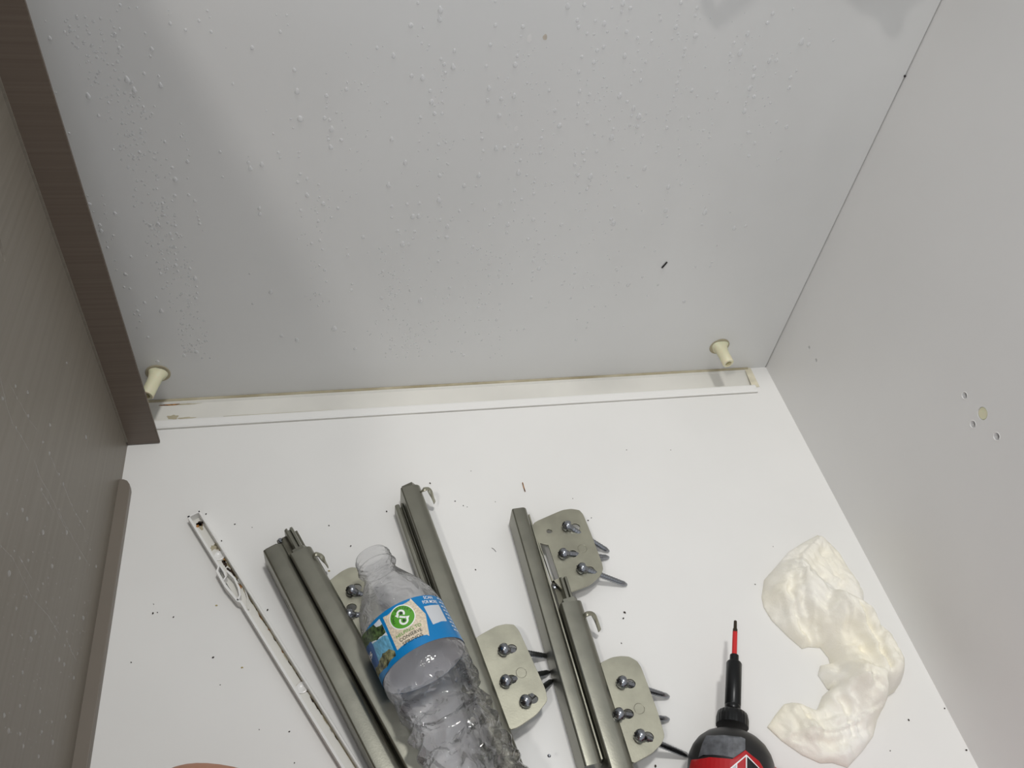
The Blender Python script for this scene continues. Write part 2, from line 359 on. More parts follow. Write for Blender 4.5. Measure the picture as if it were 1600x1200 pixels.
def bracket(outline, holes, screws, ringc, par, h=0.0205, notch=None):
    pts = [at(x, y, h) for x, y in outline]
    hl = []
    for x, y, r in holes:
        c = at(x, y, h); hl.append(circ(c.x+0.0006, c.y, r*1.15, r, n=18))
    if notch: hl.append([(at(x, y, h).x, at(x, y, h).y) for x, y in notch])
    # the plate leans a little, so its outer edge is lower
    b = plate('bracket', [(q.x, q.y) for q in pts], hl, 0.0014, SLIDE2, lambda u, v, w_: (u, v, h+w_), par, bevel=0.00015)
    if ringc:
        c = at(*ringc, h+0.0009)
        tube('stamped_ring', [c+Vector((0.0037*math.cos(t), 0.0037*math.sin(t), 0)) for t in [2*math.pi*k/28 for k in range(29)]], 0.00022, SLIDE2, b, 6)
    for hp, tp in screws: screw(hp, tp, b, h)
    return b
def round_outline(pts, n=3, f=0.3):
    out = []
    N = len(pts)
    for i in range(N):
        p0, p1, p2 = Vector(pts[i-1]), Vector(pts[i]), Vector(pts[(i+1) % N])
        a = p1+(p0-p1)*f; b = p1+(p2-p1)*f
        for k in range(n+1):
            t = k/n; out.append(tuple((1-t)**2*a+2*t*(1-t)*p1+t*t*b))
    return out

# --- slide A: left of the bottle
ORG = at(470, 900)
sa = thing('drawer_slide', 'olive-grey steel drawer slide just right of the long white rail, against the bottle', 'drawer slide', flat(ORG), 'drawer slides')
A0, A1 = at(411, 860, HT), at(584, 1200, HT)
B_ = ext(A0, A1, 0.26)
cm = prism('cabinet_member', flat(A0), flat(B_), chamfer_prof(0.0118), SLIDE, sa)
e = (B_-A0); e.z = 0; e.normalize(); T = Vector((-e.y, e.x, 0))
prism('end_lip', flat(A0)-e*0.0028+T*0.001, flat(A0)+e*0.0002+T*0.001, [(0.001, 0.004), (0.0015, HT-0.004), (0.010, HT-0.003), (0.0125, HT-0.006), (0.0125, 0.004)], SLIDE, cm)
# middle member: floor plate with two rails
prism('middle_member', flat(A0)+T*0.0145-e*0.012, flat(B_)+T*0.0145, [(0, 0.004), (0, 0.010), (0.017, 0.012), (0.017, 0.004)], SLIDEIN, sa)
M0 = at(444, 828, 0.020); M1 = ext(flat(M0), flat(M0)+e, 0.24)
rail = prism('rail', flat(M0), M1, [(0, 0.004), (0, 0.019), (0.001, 0.0205), (0.0022, 0.0205), (0.0028, 0.017), (0.0040, 0.017), (0.0046, 0.0198), (0.0062, 0.0198), (0.007, 0.018), (0.0072, 0.004)], SLIDE, sa)
q = at(438, 845, 0.0115); lathe('rivet', q, Vector((0, 0, 1)), [(0, 0.0019), (0.0012, 0.0019), (0.0018, 0.0012)], SCREW, sa, 14)
D0 = at(452, 866, HT); D1 = at(634, 1200, HT)
dm = prism('drawer_member', flat(D0), ext(flat(D0), flat(D1), 0.25), chamfer_prof(0.0128, ch=0.0052), SLIDE, sa)
e2 = (flat(D1)-flat(D0)).normalized(); T2 = Vector((-e2.y, e2.x, 0))
prism('end_lip', flat(D0)-e2*0.0035+T2*0.003, flat(D0)+e2*0.0002+T2*0.003, [(0.0, 0.004), (0.0005, HT-0.002), (0.009, HT-0.001), (0.012, HT-0.005), (0.012, 0.004)], SLIDE, dm)
prism('side_slot', flat(D0)+e2*0.006+T2*0.0182, flat(D0)+e2*0.026+T2*0.0182, [(0.0, 0.010), (0.0, 0.017), (0.0004, 0.017), (0.0004, 0.010)], DARK, dm)
hook([(485, 872), (492, 866), (500, 868), (506, 875), (512, 885)], sa)
prism('flange', flat(at(445, 937, 0.012)), flat(at(511, 1060, 0.012)), [(0, 0.0105), (0, 0.0120), (0.009, 0.0120), (0.009, 0.0105)], SLIDE2, sa)
prism('flange', flat(at(531, 1106, 0.008)), flat(at(562, 1163, 0.008)), [(0, 0.004), (0, 0.0085), (0.009, 0.0085), (0.009, 0.004)], SLIDE2, sa)
prism('flange', flat(at(570, 1178, 0.012)), flat(at(640, 1310, 0.012)), [(0, 0.0105), (0, 0.0120), (0.009, 0.0120), (0.009, 0.0105)], SLIDE2, sa)
bracket(round_outline([(505, 916), (533, 894), (548, 887), (566, 889), (590, 935), (604, 975), (596, 996), (560, 1010)]), [(556, 919, 0.0034), (548, 950, 0.0034), (580, 976, 0.0034)],
        [((550, 923), (610, 950)), ((546, 960), (606, 968))], (578, 945), sa, h=0.0150)

# --- slide B: upper middle, right of the bottle
sb = thing('drawer_slide', 'steel drawer slide under the bottle shoulder, its end standing furthest up', 'drawer slide', flat(at(650, 780)), 'drawer slides')
D0 = at(626, 762, HT+0.002); D1 = at(685, 928, HT+0.002); D1 = ext(flat(D0), flat(at(736, 1076, HT)), 1)
e = (D1-flat(D0)).normalized(); T = Vector((-e.y, e.x, 0))
DE = flat(D0)+e*0.27
dm = prism('drawer_member', flat(D0), DE, chamfer_prof(0.0108, HT+0.002, ch=0.0060), SLIDE, sb)
prism('end_lip', flat(D0)-e*0.0038+T*0.0015, flat(D0)+e*0.0002+T*0.0015, [(0.0, 0.004), (0.0005, HT-0.002), (0.009, HT+0.001), (0.013, HT-0.005), (0.013, 0.004)], SLIDE, dm)
prism('side_slot', flat(D0)+e*0.006+T*0.0170, flat(D0)+e*0.028+T*0.0170, [(0.0, 0.010), (0.0, 0.017), (0.0004, 0.017), (0.0004, 0.010)], DARK, dm)
R0 = flat(at(617, 790, 0.014))
prism('middle_member', R0+e*0.001+T*0.0025, R0+e*0.25+T*0.0025, [(0, 0.002), (0, 0.0105), (0.0105, 0.0105), (0.0105, 0.002)], SLIDEIN, sb)
prism('rail', R0, R0+e*0.25, [(0, 0.002), (0, 0.0135), (0.0008, 0.0148), (0.0030, 0.0148), (0.0036, 0.0135), (0.0036, 0.002)], SLIDE, sb)
prism('rail', R0+T*0.0050-e*0.001, R0+T*0.0050+e*0.25, [(0, 0.002), (0, 0.0125), (0.0008, 0.0138), (0.0014, 0.0138), (0.0018, 0.0125), (0.0018, 0.002)], SLIDE, sb)
lathe('rivet', at(633, 788, 0.0105), Vector((0, 0, 1)), [(0, 0.0016), (0.0010, 0.0016), (0.0014, 0.001)], SCREW, sb, 14)
hook([(656, 771), (662, 765), (669, 764), (674, 772), (679, 785)], sb)
bracket(round_outline([(738, 1002), (752, 992), (776, 979), (790, 976), (803, 977), (811, 987), (835, 1040), (852, 1078), (855, 1095), (838, 1117), (810, 1136), (795, 1141)], f=0.22), [(798, 1014, 0.0034), (798, 1062, 0.0034), (831, 1093, 0.0034)],
        [((788, 1015), (858, 1026)), ((791, 1064), (859, 1050)), ((822, 1095), (863, 1063))], (814.5, 1051), sb)

# --- slide C: right
scx = thing('drawer_slide', 'rightmost steel drawer slide showing two screw brackets beside the bit driver', 'drawer slide', flat(at(850, 850)), 'drawer slides')
A0 = flat(at(800, 795, HT)); A1 = flat(at(914, 1197, HT))
cm = prism('cabinet_member', A0, A1, chamfer_prof(0.0095, ch=0.0036), SLIDE, scx)
e = (A1-A0).normalized(); T = Vector((-e.y, e.x, 0))
prism('inner_lip', A0+T*0.0142+e*0.003, A1+T*0.0142-e*0.004, [(0, 0.004), (0, 0.017), (0.0011, 0.017), (0.0011, 0.004)], SLIDE2, cm)
prism('end_tab', A1+T*0.002, A1+e*0.006+T*0.002, [(0.0, 0.008), (0.0, 0.012), (0.003, 0.012), (0.003, 0.008)], SCREW, cm)
prism('end_tab', A1+T*0.007, A1+e*0.006+T*0.007, [(0.0, 0.008), (0.0, 0.012), (0.003, 0.012), (0.003, 0.008)], SCREW, cm)
prism('flange', flat(at(797.5, 808, 0.010)), flat(at(834, 926, 0.010)), [(0, 0.002), (0, 0.0105), (0.0006, 0.0105), (0.0009, 0.002)], SLIDE2, scx)
prism('flange', flat(at(848, 968, 0.010)), flat(at(868, 1036, 0.010)), [(0, 0.0085), (0, 0.0105), (0.008, 0.0105), (0.008, 0.0085)], SLIDE, scx)
prism('flange', flat(at(869, 1043, 0.010)), flat(at(899, 1155, 0.010)), [(0, 0.002), (0, 0.0105), (0.0006, 0.0105), (0.0009, 0.002)], SLIDE2, scx)
D0 = flat(at(876, 942, HT)); D1 = flat(at(953, 1198, HT)); ed = (D1-D0).normalized(); Td = Vector((-ed.y, ed.x, 0))
dm = prism('drawer_member', D0, D0+ed*0.2, chamfer_prof(0.0128, ch=0.0050), SLIDE, scx)
prism('end_lip', D0-ed*0.0042+Td*0.003, D0+ed*0.0002+Td*0.003, [(0.0, 0.004), (0.0005, HT-0.003), (0.009, HT-0.001), (0.012, HT-0.005), (0.012, 0.004)], SLIDE, dm)
prism('side_slot', D0+ed*0.011+Td*0.0180, D0+ed*0.040+Td*0.0180, [(0.0, 0.010), (0.0, 0.017), (0.0004, 0.017), (0.0004, 0.010)], DARK, dm)
prism('middle_member', flat(at(862, 908, 0.011))+Td*0.0005, flat(at(862, 908, 0.011))+ed*0.18+Td*0.0005, [(0, 0.003), (0, 0.0105), (0.0105, 0.0105), (0.0105, 0.003)], SLIDEIN, scx)
M0 = flat(at(874, 902, 0.018))
prism('rail', M0, M0+ed*0.2, [(0, 0.004), (0, 0.017), (0.0008, 0.0180), (0.0020, 0.0180), (0.0024, 0.0155), (0.0036, 0.0155), (0.0042, 0.0180), (0.0056, 0.0180), (0.0064, 0.0165), (0.0066, 0.004)], SLIDE, scx)
lathe('rivet', at(867, 917, 0.0105), Vector((0, 0, 1)), [(0, 0.0019), (0.0010, 0.0019), (0.0014, 0.001)], SCREW, scx, 14)
lathe('rivet', at(858, 1181, HT), Vector((0, 0, 1)), [(0, 0.0012), (0.0010, 0.0006)], SCREW, scx, 10)
hook([(909, 967), (916, 960), (925, 959), (931, 968), (937, 985)], scx)
bracket(round_outline([(830, 819), (878, 798), (892, 796), (905, 798), (911, 805), (927, 845), (940, 880), (942, 890), (938, 900), (922, 914), (885, 928), (862, 905), (842, 851)], f=0.22), [(898, 824, 0.0034), (894, 866, 0.0034), (920, 891, 0.0034), (857, 831, 0.0022)],
        [((887, 822), (952, 862)), ((881, 865), (952, 871)), ((910, 888), (980, 914))], (910, 857), scx, h=0.0145, notch=[(843, 849), (857, 852), (874, 904), (862, 909)])
bracket(round_outline([(935, 1038), (956, 1028), (970, 1026), (983, 1027), (995, 1034), (1001, 1043), (1012, 1072), (1027, 1113), (1038, 1150), (1033, 1163), (1018, 1178), (984, 1196)], f=0.22), [(983, 1069, 0.0036), (980, 1116, 0.0036), (1011, 1152, 0.0036)],
        [((973, 1066), (1046, 1089)), ((968, 1116), (1046, 1124)), ((1001, 1150), (1077, 1182))], (999, 1107), scx)

# ------------------------------------------------------------------ long white rail with a moulded latch
o0 = at(300, 802, 0.009)
wr_ = thing('plastic_rail', 'long narrow white plastic rail with dirty channel and moulded latch, leftmost on the floor', 'rail', flat(o0))
hR = 0.009
L0 = flat(at(292.5, 807, hR)); L1 = flat(at(537, 1200, hR)); R0 = flat(at(313, 796, hR)); R1 = flat(at(565, 1200, hR))
dR = ((L1-L0).normalized()+(R1-R0).normalized()).normalized(); TR = Vector((-dR.y, dR.x, 0))
wd = (R0-L0).dot(TR); LN = 0.27
wd = 0.5*(wd+(R1-L1).dot(TR))
prism('channel_floor', L0, L0+dR*LN, [(0, 0.0002), (0, 0.0022), (wd, 0.0022), (wd, 0.0002)], PLAST, wr_)
prism('right_side', L0+TR*(wd-0.0016), L0+TR*(wd-0.0016)+dR*LN, [(0, 0.0002), (0, hR-0.0004), (0.0004, hR), (0.0014, hR), (0.0018, hR-0.0004), (0.0018, 0.0002)], LIP, wr_)
prism('end_wall', L0, L0+dR*0.0014, [(0, 0.0002), (0, hR), (wd, hR), (wd, 0.0002)], LIP, wr_)
def rl(s, t, z=0.0): return L0+dR*s+TR*t+Vector((0, 0, z))
def wallstrip(name, pts, z0, z1, th, m, par):
    """thin upright wall along (s,t) points of the rail"""
    n = len(pts); v = []
    for i, (s, t) in enumerate(pts):
        a = Vector(pts[max(i-1, 0)]); b = Vector(pts[min(i+1, n-1)]); d = (b-a).normalized(); nn = Vector((-d.y, d.x))*th/2
        for k in (-1, 1):
            for z in (z0, z1): v.append(rl(s+nn.x*k, t+nn.y*k, z))
    f = []
    for i in range(n-1):
        a = 4*i; b = a+4
        f += [(a, b, b+1, a+1), (a+2, a+3, b+3, b+2), (a+1, b+1, b+3, a+3), (a, a+2, b+2, b)]
    f += [(0, 1, 3, 2), (4*n-4, 4*n-2, 4*n-1, 4*n-3)]
    return link(name, v, f, m, par)
def st_of(px, py, h=hR):
    q = flat(at(px, py, h))-L0; return (q.dot(dR), q.dot(TR))
lp = [st_of(*q) for q in [(342.5, 884), (339, 892), (352, 915), (371, 938), (376, 941)]]
s1, s2 = lp[0][0], lp[-1][0]
wallstrip('left_side', [(0, 0.0008), (s1, 0.0008)]+[(a, b) for a, b in lp[1:4]]+[(s2, 0.0008), (s2+0.01, 0.0008), (LN, 0.0008)], 0.0002, hR, 0.0017, LIP, wr_)
wallstrip('latch', [st_of(*q) for q in [(344, 884), (350, 893), (353, 901), (349, 906)]], 0.002, hR, 0.0012, LIP, wr_)
wallstrip('latch', [st_of(*q) for q in [(355, 892), (366, 903), (373, 918), (375, 930), (371, 938)]], 0.002, hR, 0.0014, LIP, wr_)
wallstrip('latch', [st_of(*q, 0.004) for q in [(372, 905), (382, 918), (387, 934), (388, 952)]], 0.002, 0.0045, 0.0010, PLAST, wr_)
for px, py in [(343, 869), (472, 1075)]:
    c = at(px, py, 0.0022)
    b = lathe('screw_boss', c, Vector((0, 0, 1)), [(0, 0.0042), (0.0010, 0.0042), (0.0012, 0.0034), (0.0004, 0.0024), (0.0004, 0.0001)], LIP, wr_, 24)
    tube('boss_edge_line', [c+Vector((0.0044*math.cos(t), 0.0044*math.sin(t), 0.0001)) for t in [0.6+k*0.12 for k in range(18)]], 0.00025, RUSTY, b, 5)  # thin rust-brown arc around part of the boss
GRIME = mat('black_brown_grime', (40, 28, 18), 0.8, noise_scale=400, noise_amt=0.6)
def grime(s, t, rs, rt, m, seed, z=0.00225):
    plate('grime', blob(0, 0, rs, rt, seed, 18, 0.45), [], 0.00008, m, lambda u, v, w_: tuple(rl(s+u, t+v, z+w_)), wr_)
gs = lambda x, y: st_of(x, y, 0.0022)
rg = random.Random(4)
for (x, y), rs, rt, m in [((315, 816), 0.0018, 0.0036, GRIME), ((312, 820), 0.0020, 0.0024, RUSTY), ((306, 803), 0.0009, 0.0012, GRIME), ((314, 801), 0.0009, 0.0008, GRIME), ((314, 824), 0.0030, 0.0016, STAIN), ((352, 881), 0.0030, 0.0018, GRIME), ((357, 890), 0.0024, 0.0010, GRIME), ((336, 854), 0.003, 0.003, STAIN), ((337, 851), 0.0006, 0.0005, GRIME), ((340, 856), 0.0006, 0.0005, GRIME), ((354, 872), 0.003, 0.0012, STAIN)]:
    s, t = gs(x, y); grime(s, min(max(t, 0.0024), wd-0.0028), rs, rt, m, x+y)
for k in range(34):
    s = 0.035+0.2*(k/34)**1.1+rg.uniform(-0.002, 0.002)
    big = 1.0 if s < 0.09 else 0.6
    grime(s, wd-0.0016-rg.uniform(0.0004, 0.0012), rg.uniform(0.001, 0.0042), rg.uniform(0.0003, 0.0010)*big, rg.choice([GRIME, GRIME, RUSTY, STAIN]), k*1.7, 0.0023+rg.uniform(0, 0.0001))
prism('grime', rl(0.03, wd-0.0024), rl(LN-0.01, wd-0.0024), [(0, 0.0022), (0, 0.00232), (0.0009, 0.0026), (0.0009, 0.0022)], STAIN, wr_)

# ------------------------------------------------------------------ water bottle
class Cyl:
    def __init__(s, O, D_):
        s.O = O; s.D = D_.normalized()
        toc = (CAM-O); toc = toc-s.D*toc.dot(s.D); s.X = toc.normalized(); s.Y = s.D.cross(s.X)      # X looks up at the viewer
    def uv(s, px, py, r):
        d = ray(px, py).normalized(); o = CAM-s.O
        dd = d-s.D*d.dot(s.D); oo = o-s.D*o.dot(s.D)
        a = dd.dot(dd); b = 2*dd.dot(oo); c = oo.dot(oo)-r*r; q = b*b-4*a*c
        t = (-b-math.sqrt(max(q, 0)))/(2*a); P = CAM+d*t-s.O
        return (math.atan2(P.dot(s.Y), P.dot(s.X))*r, P.dot(s.D))
    def pt(s, u, v, r, off=0):
        a = u/r; return s.O+s.D*v+(s.X*math.cos(a)+s.Y*math.sin(a))*(r+off)
BO = at(580, 868, 0.045); BE = at(741, 1200, 0.054)
bc = Cyl(BO, BE-BO)
BR = 0.0298
bottle = thing('water_bottle', 'clear crumpled plastic water bottle without cap, blue label, lying on the slides', 'bottle', flat(BO))
prof = [(0.0, 0.0112), (0.0004, 0.0122), (0.0020, 0.0124), (0.0026, 0.0134), (0.0034, 0.0136), (0.0042, 0.0124), (0.0058, 0.0124), (0.0066, 0.0136), (0.0074, 0.0136), (0.0082, 0.0125), (0.0098, 0.0125),
        (0.0106, 0.0142), (0.0120, 0.0148), (0.0130, 0.0142), (0.0136, 0.0126), (0.0190, 0.0126)]
v0, v1 = 0.019, 0.060
for k in range(1, 16):
    t = k/15; prof.append((v0+(v1-v0)*t, 0.0126+(BR-0.0126)*(math.sin(t*math.pi/2)**1.15)))
lab0 = bc.uv(639, 936, BR)[1]; lab1 = bc.uv(652, 1012, BR)[1]
print('label range', lab0, lab1)
s = v1
while s < 0.212:
    s += 0.0012
    r = BR
    if lab0-0.002 < s < lab1+0.002: r = BR
    elif s > lab1+0.002:
        r = BR+0.0003
        q = s-(lab1+0.004)
        if 0.022 < q < 0.036: r -= 0.0042*math.sin((q-0.022)/0.014*math.pi)
        if q > 0.038: r -= 0.0024*(0.5-0.5*math.cos((q-0.038)/0.0125*2*math.pi))
    prof.append((s, r))
prof += [(0.2135, BR*0.93), (0.215, BR*0.78), (0.2135, BR*0.45), (0.209, BR*0.15)]
def crumple(s, a, r):
    if s < 0.024: return r
    k = min(1, (s-0.024)/0.02)
    amp = 0.0006
    if lab0-0.004 < s < lab1+0.004: amp = 0.0
    elif s > lab1: amp = 0.0030*min(1, (s-lab1-0.004)/0.02)
    p_ = Vector((math.cos(a)*1.1, math.sin(a)*1.1, s*38))
    n1 = noise.noise(p_*1.3); n2 = abs(noise.noise(p_*2.7+Vector((5, 2, 1))))
    return r-k*amp*(0.9*abs(n1)*2+1.2*n2)+(0.0004*math.sin(8*a) if s > lab1+0.03 else 0)
body = lathe('bottle_body', BO, bc.D, prof, PET, bottle, 120, fn=crumple, cap=False)
body['label'] = 'clear crinkled shell with threaded neck'
BLUE = mat('label_blue', (0, 122, 186), 0.32); CREAMP = mat('label_kraft_paper', (214, 200, 178), 0.5, noise_scale=700, noise_amt=0.08)
GREEN = mat('label_green', (84, 158, 46), 0.35); PWHITE = mat('label_white', (240, 240, 240), 0.35); INK = mat('label_ink', (34, 48, 36), 0.4)
TREES = mat('print_trees', (30, 58, 32), 0.35, noise_scale=420, noise_amt=0.5, rgb2=(92, 118, 70)); SKY_P = mat('print_sky', (214, 220, 226), 0.35)
POND = mat('print_water', (104, 168, 200), 0.35, noise_scale=300, noise_amt=0.12, stretch=(1, 1, 3)); ROCK = mat('print_rocks', (46, 66, 50), 0.35, noise_scale=300, noise_amt=0.5, rgb2=(150, 150, 110)); DBLUE = mat('label_dark_blue', (20, 84, 150), 0.35)
RL = BR+0.00045
lab = lathe('label', BO, bc.D, [(lab0, RL), ((lab0+lab1)/2, RL), (lab1, RL)], BLUE, bottle, 96, cap=False)
LINE = mat('label_back', (222, 222, 225), 0.5)
lathe('label_lining', BO, bc.D, [(lab0, BR-0.0001), (lab1, BR-0.0001)], LINE, lab, 96, cap=False)
lab['label'] = 'bright blue wrap-around paper label'
tag(lab, kind=None)
def patch(name, pxs, m, off, par, step=0.0016, raw=False, offv=0):
    poly = pxs if raw else [bc.uv(x, y, RL) for x, y in pxs]
    vs = [Vector(p_) for p_ in poly]; n = len(vs)
    us = [p_.x for p_ in vs]; ws = [p_.y for p_ in vs]
    pts = list(vs)
    x = min(us)+step/2
    while x < max(us):
        y = min(ws)+step/2
        while y < max(ws):
            q = Vector((x, y)); ins = False
            for i in range(n):
                a, b = vs[i], vs[(i+1) % n]
                if (a.y > q.y) != (b.y > q.y) and q.x < (b.x-a.x)*(q.y-a.y)/(b.y-a.y)+a.x: ins = not ins
            if ins: pts.append(q)
            y += step
        x += step
    vv, ee, ff, *_ = geometry.delaunay_2d_cdt(pts, [], [list(range(n))], 1, 1e-6)
    return link(name, [bc.pt(q.x, q.y, RL, off) for q in vv], [tuple(f_) for f_ in ff], m, par)
def ctag(px, py): return bc.uv(px, py, RL)
patch('kraft_tag', [(598.5, 965), (640, 938.5), (641.3, 935), (644, 938), (665, 959.5), (670, 988), (670.8, 994), (667, 991.5), (621, 1016)], CREAMP, 0.00012, lab)
gc = ctag(628.5, 964)
patch('emblem_ring', circ(gc[0], gc[1], 0.0088, n=36), PWHITE, 0.0002, lab, raw=True)
patch('emblem_disc', circ(gc[0], gc[1], 0.0081, n=36), GREEN, 0.00028, lab, raw=True)
# lettering: text runs around the bottle, its top towards the neck
def text(s_, cx, cy, width, m, off, par, height=None, arc=None, rot=0, xsc=1.0, name='lettering', bold=0.0):
    cu = bpy.data.curves.new('t', 'FONT'); cu.body = s_; cu.size = 1; cu.align_x = 'CENTER'; cu.align_y = 'CENTER'; cu.offset = bold; cu.resolution_u = 4
    o = bpy.data.objects.new('t', cu); C.objects.link(o); bpy.context.view_layer.update()
    me = bpy.data.meshes.new_from_object(o.evaluated_get(bpy.context.evaluated_depsgraph_get())); C.objects.unlink(o); bpy.data.objects.remove(o)
    xs_ = [v.co.x for v in me.vertices]; ys_ = [v.co.y for v in me.vertices]
    W_ = max(xs_)-min(xs_); mx = (max(xs_)+min(xs_))/2; my = (max(ys_)+min(ys_))/2; H_ = max(ys_)-min(ys_)
    kx = (width/W_) if width else height/H_*xsc; ky = (height/H_) if height else kx
    for v in me.vertices:
        x = (v.co.x-mx)*kx; y = (v.co.y-my)*ky
        x, y = x*math.cos(rot)-y*math.sin(rot), x*math.sin(rot)+y*math.cos(rot)
        v.co = bc.pt(cx+SU*x, cy-y, RL, off)
    me.materials.clear(); me.materials.append(m); me.name = name
    ob = bpy.data.objects.new(name, me); C.objects.link(ob); ob.parent = par
    return ob
a_, b_ = ctag(622, 1000), ctag(658, 985)
SU = 1 if b_[0] > a_[0] else -1
def tx(s_, p0_, p1_, h, m, par, **k):
    a, b = ctag(*p0_), ctag(*p1_)
    text(s_, (a[0]+b[0])/2, (a[1]+b[1])/2, abs(b[0]-a[0]), m, 0.00032, par, height=h, **k)
l1 = [(ctag(621, 992)[0], ctag(640, 983.5)[1]), ctag(656, 976)]
vA = ctag(640, 983.5)[1]; vC = ctag(643.5, 999)[1]; pit = (vC-vA)/2
print('pitch', pit)
for k, (word_, m_, wd_) in enumerate([('HELPING TO', GREEN, 0.0178), ('CONSERVE', INK, 0.0158), ('SPRINGS', INK, 0.0142)]):
    text(word_, ctag(641, 990)[0], vA+pit*k, wd_, m_, 0.00034, lab, height=pit*0.66)
tx('SCAN', (662, 936), (674, 932.5), 0.0024, PWHITE, lab, bold=0.015)
tx('FOR MORE', (661, 943.5), (681, 939), 0.0026, PWHITE, lab, bold=0.015)
patch('blank_panel', [(662, 948), (685, 945), (698, 970.5), (676.5, 976)], mat('label_panel', (205, 208, 212), 0.35), 0.0002, lab)
# arrowed figure eight in the emblem
def loop_strip(name, pts, wd_, m, off, par):
    v = []; f = []; n = len(pts)
    for i, (x, y) in enumerate(pts):
        a = Vector(pts[max(i-1, 0)]); b = Vector(pts[min(i+1, n-1)]); d = (b-a).normalized(); nn = Vector((-d.y, d.x))*wd_/2
        v += [bc.pt(gc[0]+SU*(x+nn.x), gc[1]-(y+nn.y), RL, off), bc.pt(gc[0]+SU*(x-nn.x), gc[1]-(y-nn.y), RL, off)]
    f = [(2*i, 2*i+1, 2*i+3, 2*i+2) for i in range(n-1)]
    return link(name, v, f, m, par)
up_ = [(0.0022*math.cos(t), 0.0026+0.0022*math.sin(t)) for t in [math.radians(-50+k*12) for k in range(0, 21)]]
dn_ = [(0.0025*math.cos(t), -0.0029+0.0025*math.sin(t)) for t in [math.radians(130+k*12) for k in range(0, 22)]]
loop_strip('figure_eight', up_, 0.0013, PWHITE, 0.00036, lab)
loop_strip('figure_eight', dn_, 0.0013, PWHITE, 0.00036, lab)
loop_strip('figure_eight', [(-0.0016, 0.0010), (0.0, -0.0002), (0.0018, -0.0014)], 0.0013, PWHITE, 0.00036, lab)
for (cx, cy, rt) in [(-0.0026, 0.0022, 2.6), (0.0030, -0.0020, 0.3)]:
    tri = [(gc[0]+SU*(cx+0.0017*math.cos(rt+q)), gc[1]-(cy+0.0017*math.sin(rt+q))) for q in (0, 2.1, 4.2)]
    patch('arrow_head', tri, PWHITE, 0.00038, lab, raw=True)
for cx, cy in [(0.0003, 0.0027), (0.0, -0.0030)]:
    patch('leaf_mark', [(gc[0]+SU*(cx+q[0]), gc[1]-(cy+q[1])) for q in [(0, 0.0012), (0.0009, 0.0004), (0.0010, -0.0008), (-0.0008, -0.0009), (-0.0009, 0.0003)]], INK, 0.00037, lab, raw=True, step=0.0008)
word = 'MADE BETTER'
for i, ch in enumerate(word):
    if ch == ' ': continue
    th = math.radians(188-i*15.5); rr = 0.0064
    text(ch, gc[0]+SU*rr*math.cos(th), gc[1]-rr*math.sin(th), None, INK, 0.00036, lab, height=0.0018, rot=th-math.pi/2)
text('®', gc[0]+SU*0.0067*math.cos(math.radians(12)), gc[1]-0.0067*math.sin(math.radians(12)), None, INK, 0.00036, lab, height=0.0010, name='lettering')
# printed pond picture on the left of the label
patch('printed_sky', [(569, 992), (593, 967), (606, 993), (600, 1002), (580, 1012)], SKY_P, 0.00010, lab)
patch('printed_trees', [(563.5, 999), (574, 984), (584, 976), (588, 980), (594, 978), (597, 975), (603, 988), (598, 993), (590, 1000), (580, 1004), (571, 1017)], TREES, 0.00014, lab)
patch('printed_water', [(606, 993), (619, 1024), (594, 1040), (582, 1006), (590, 1000), (599, 993)], POND, 0.00013, lab)
patch('printed_rocks', [(619, 1024), (617, 1017), (608, 1014), (598, 1021), (594, 1030), (586, 1043), (585, 1062), (592, 1058), (605, 1042)], ROCK, 0.00016, lab)
patch('blue_ribbon', [(571, 1016), (580, 1002), (584, 1010), (593, 1036), (590, 1042), (581, 1050), (576, 1036)], DBLUE, 0.00018, lab)
tx('lls', (573, 1031), (583, 1023), 0.0050, PWHITE, lab, bold=0.02)
for k in range(9):
    a = ctag(682+k*3.3, 934+k*6.1); 
    for j in range(2):
        patch('small_print', [(a[0]+SU*(0.0035*j), a[1]), (a[0]+SU*(0.0035*j+0.0026), a[1]), (a[0]+SU*(0.0035*j+0.0026), a[1]+0.0009), (a[0]+SU*0.0035*j, a[1]+0.0009)], PWHITE, 0.0002, lab, raw=True, step=0.003)

# ------------------------------------------------------------------ bit driver
TIP = at(1149, 970, 0.030); DB = at(1142, 1200, 0.030)
dv = thing('cordless_driver', 'red and black cordless driver with a long red bit, lying at the bottom right', 'power tool', flat(at(1142, 1190)))
dc = Cyl(TIP, DB-TIP)
def dist(px, py, r=0.0): return dc.uv(px, py, max(r, 1e-4))[1]
BLACK = mat('black_rubber', (20, 20, 21), 0.42, noise_scale=40, noise_amt=0.2); BLACKM = mat('black_oxide_steel', (26, 27, 28), 0.3, metal=0.4)
RED = mat('red_plastic', (176, 18, 26), 0.35); REDB = mat('red_bit_sleeve', (205, 40, 40), 0.32); GREYB = mat('grey_scuffed_band', (86, 88, 92), 0.45, noise_scale=220, noise_amt=0.15); BITM = mat('bit_tip', (84, 76, 66), 0.3, metal=0.9)
LIGHTG = mat('pale_grey_print', (190, 192, 194), 0.4)
def dy(y): return dist(1146, y, 0.002)
hexr = lambda s, a, r: r*(1-0.12*abs(math.sin(3*a)))
bit = lathe('bit_tip', TIP, dc.D, [(0, 0.0009), (0.0006, 0.0013), (dy(980), 0.0014), (dy(982), 0.0019), (dy(987), 0.0019)], BITM, dv, 24, fn=hexr)
lathe('bit_sleeve', TIP, dc.D, [(dy(985.5), 0.0018), (dy(1023), 0.0019)], REDB, dv, 20)
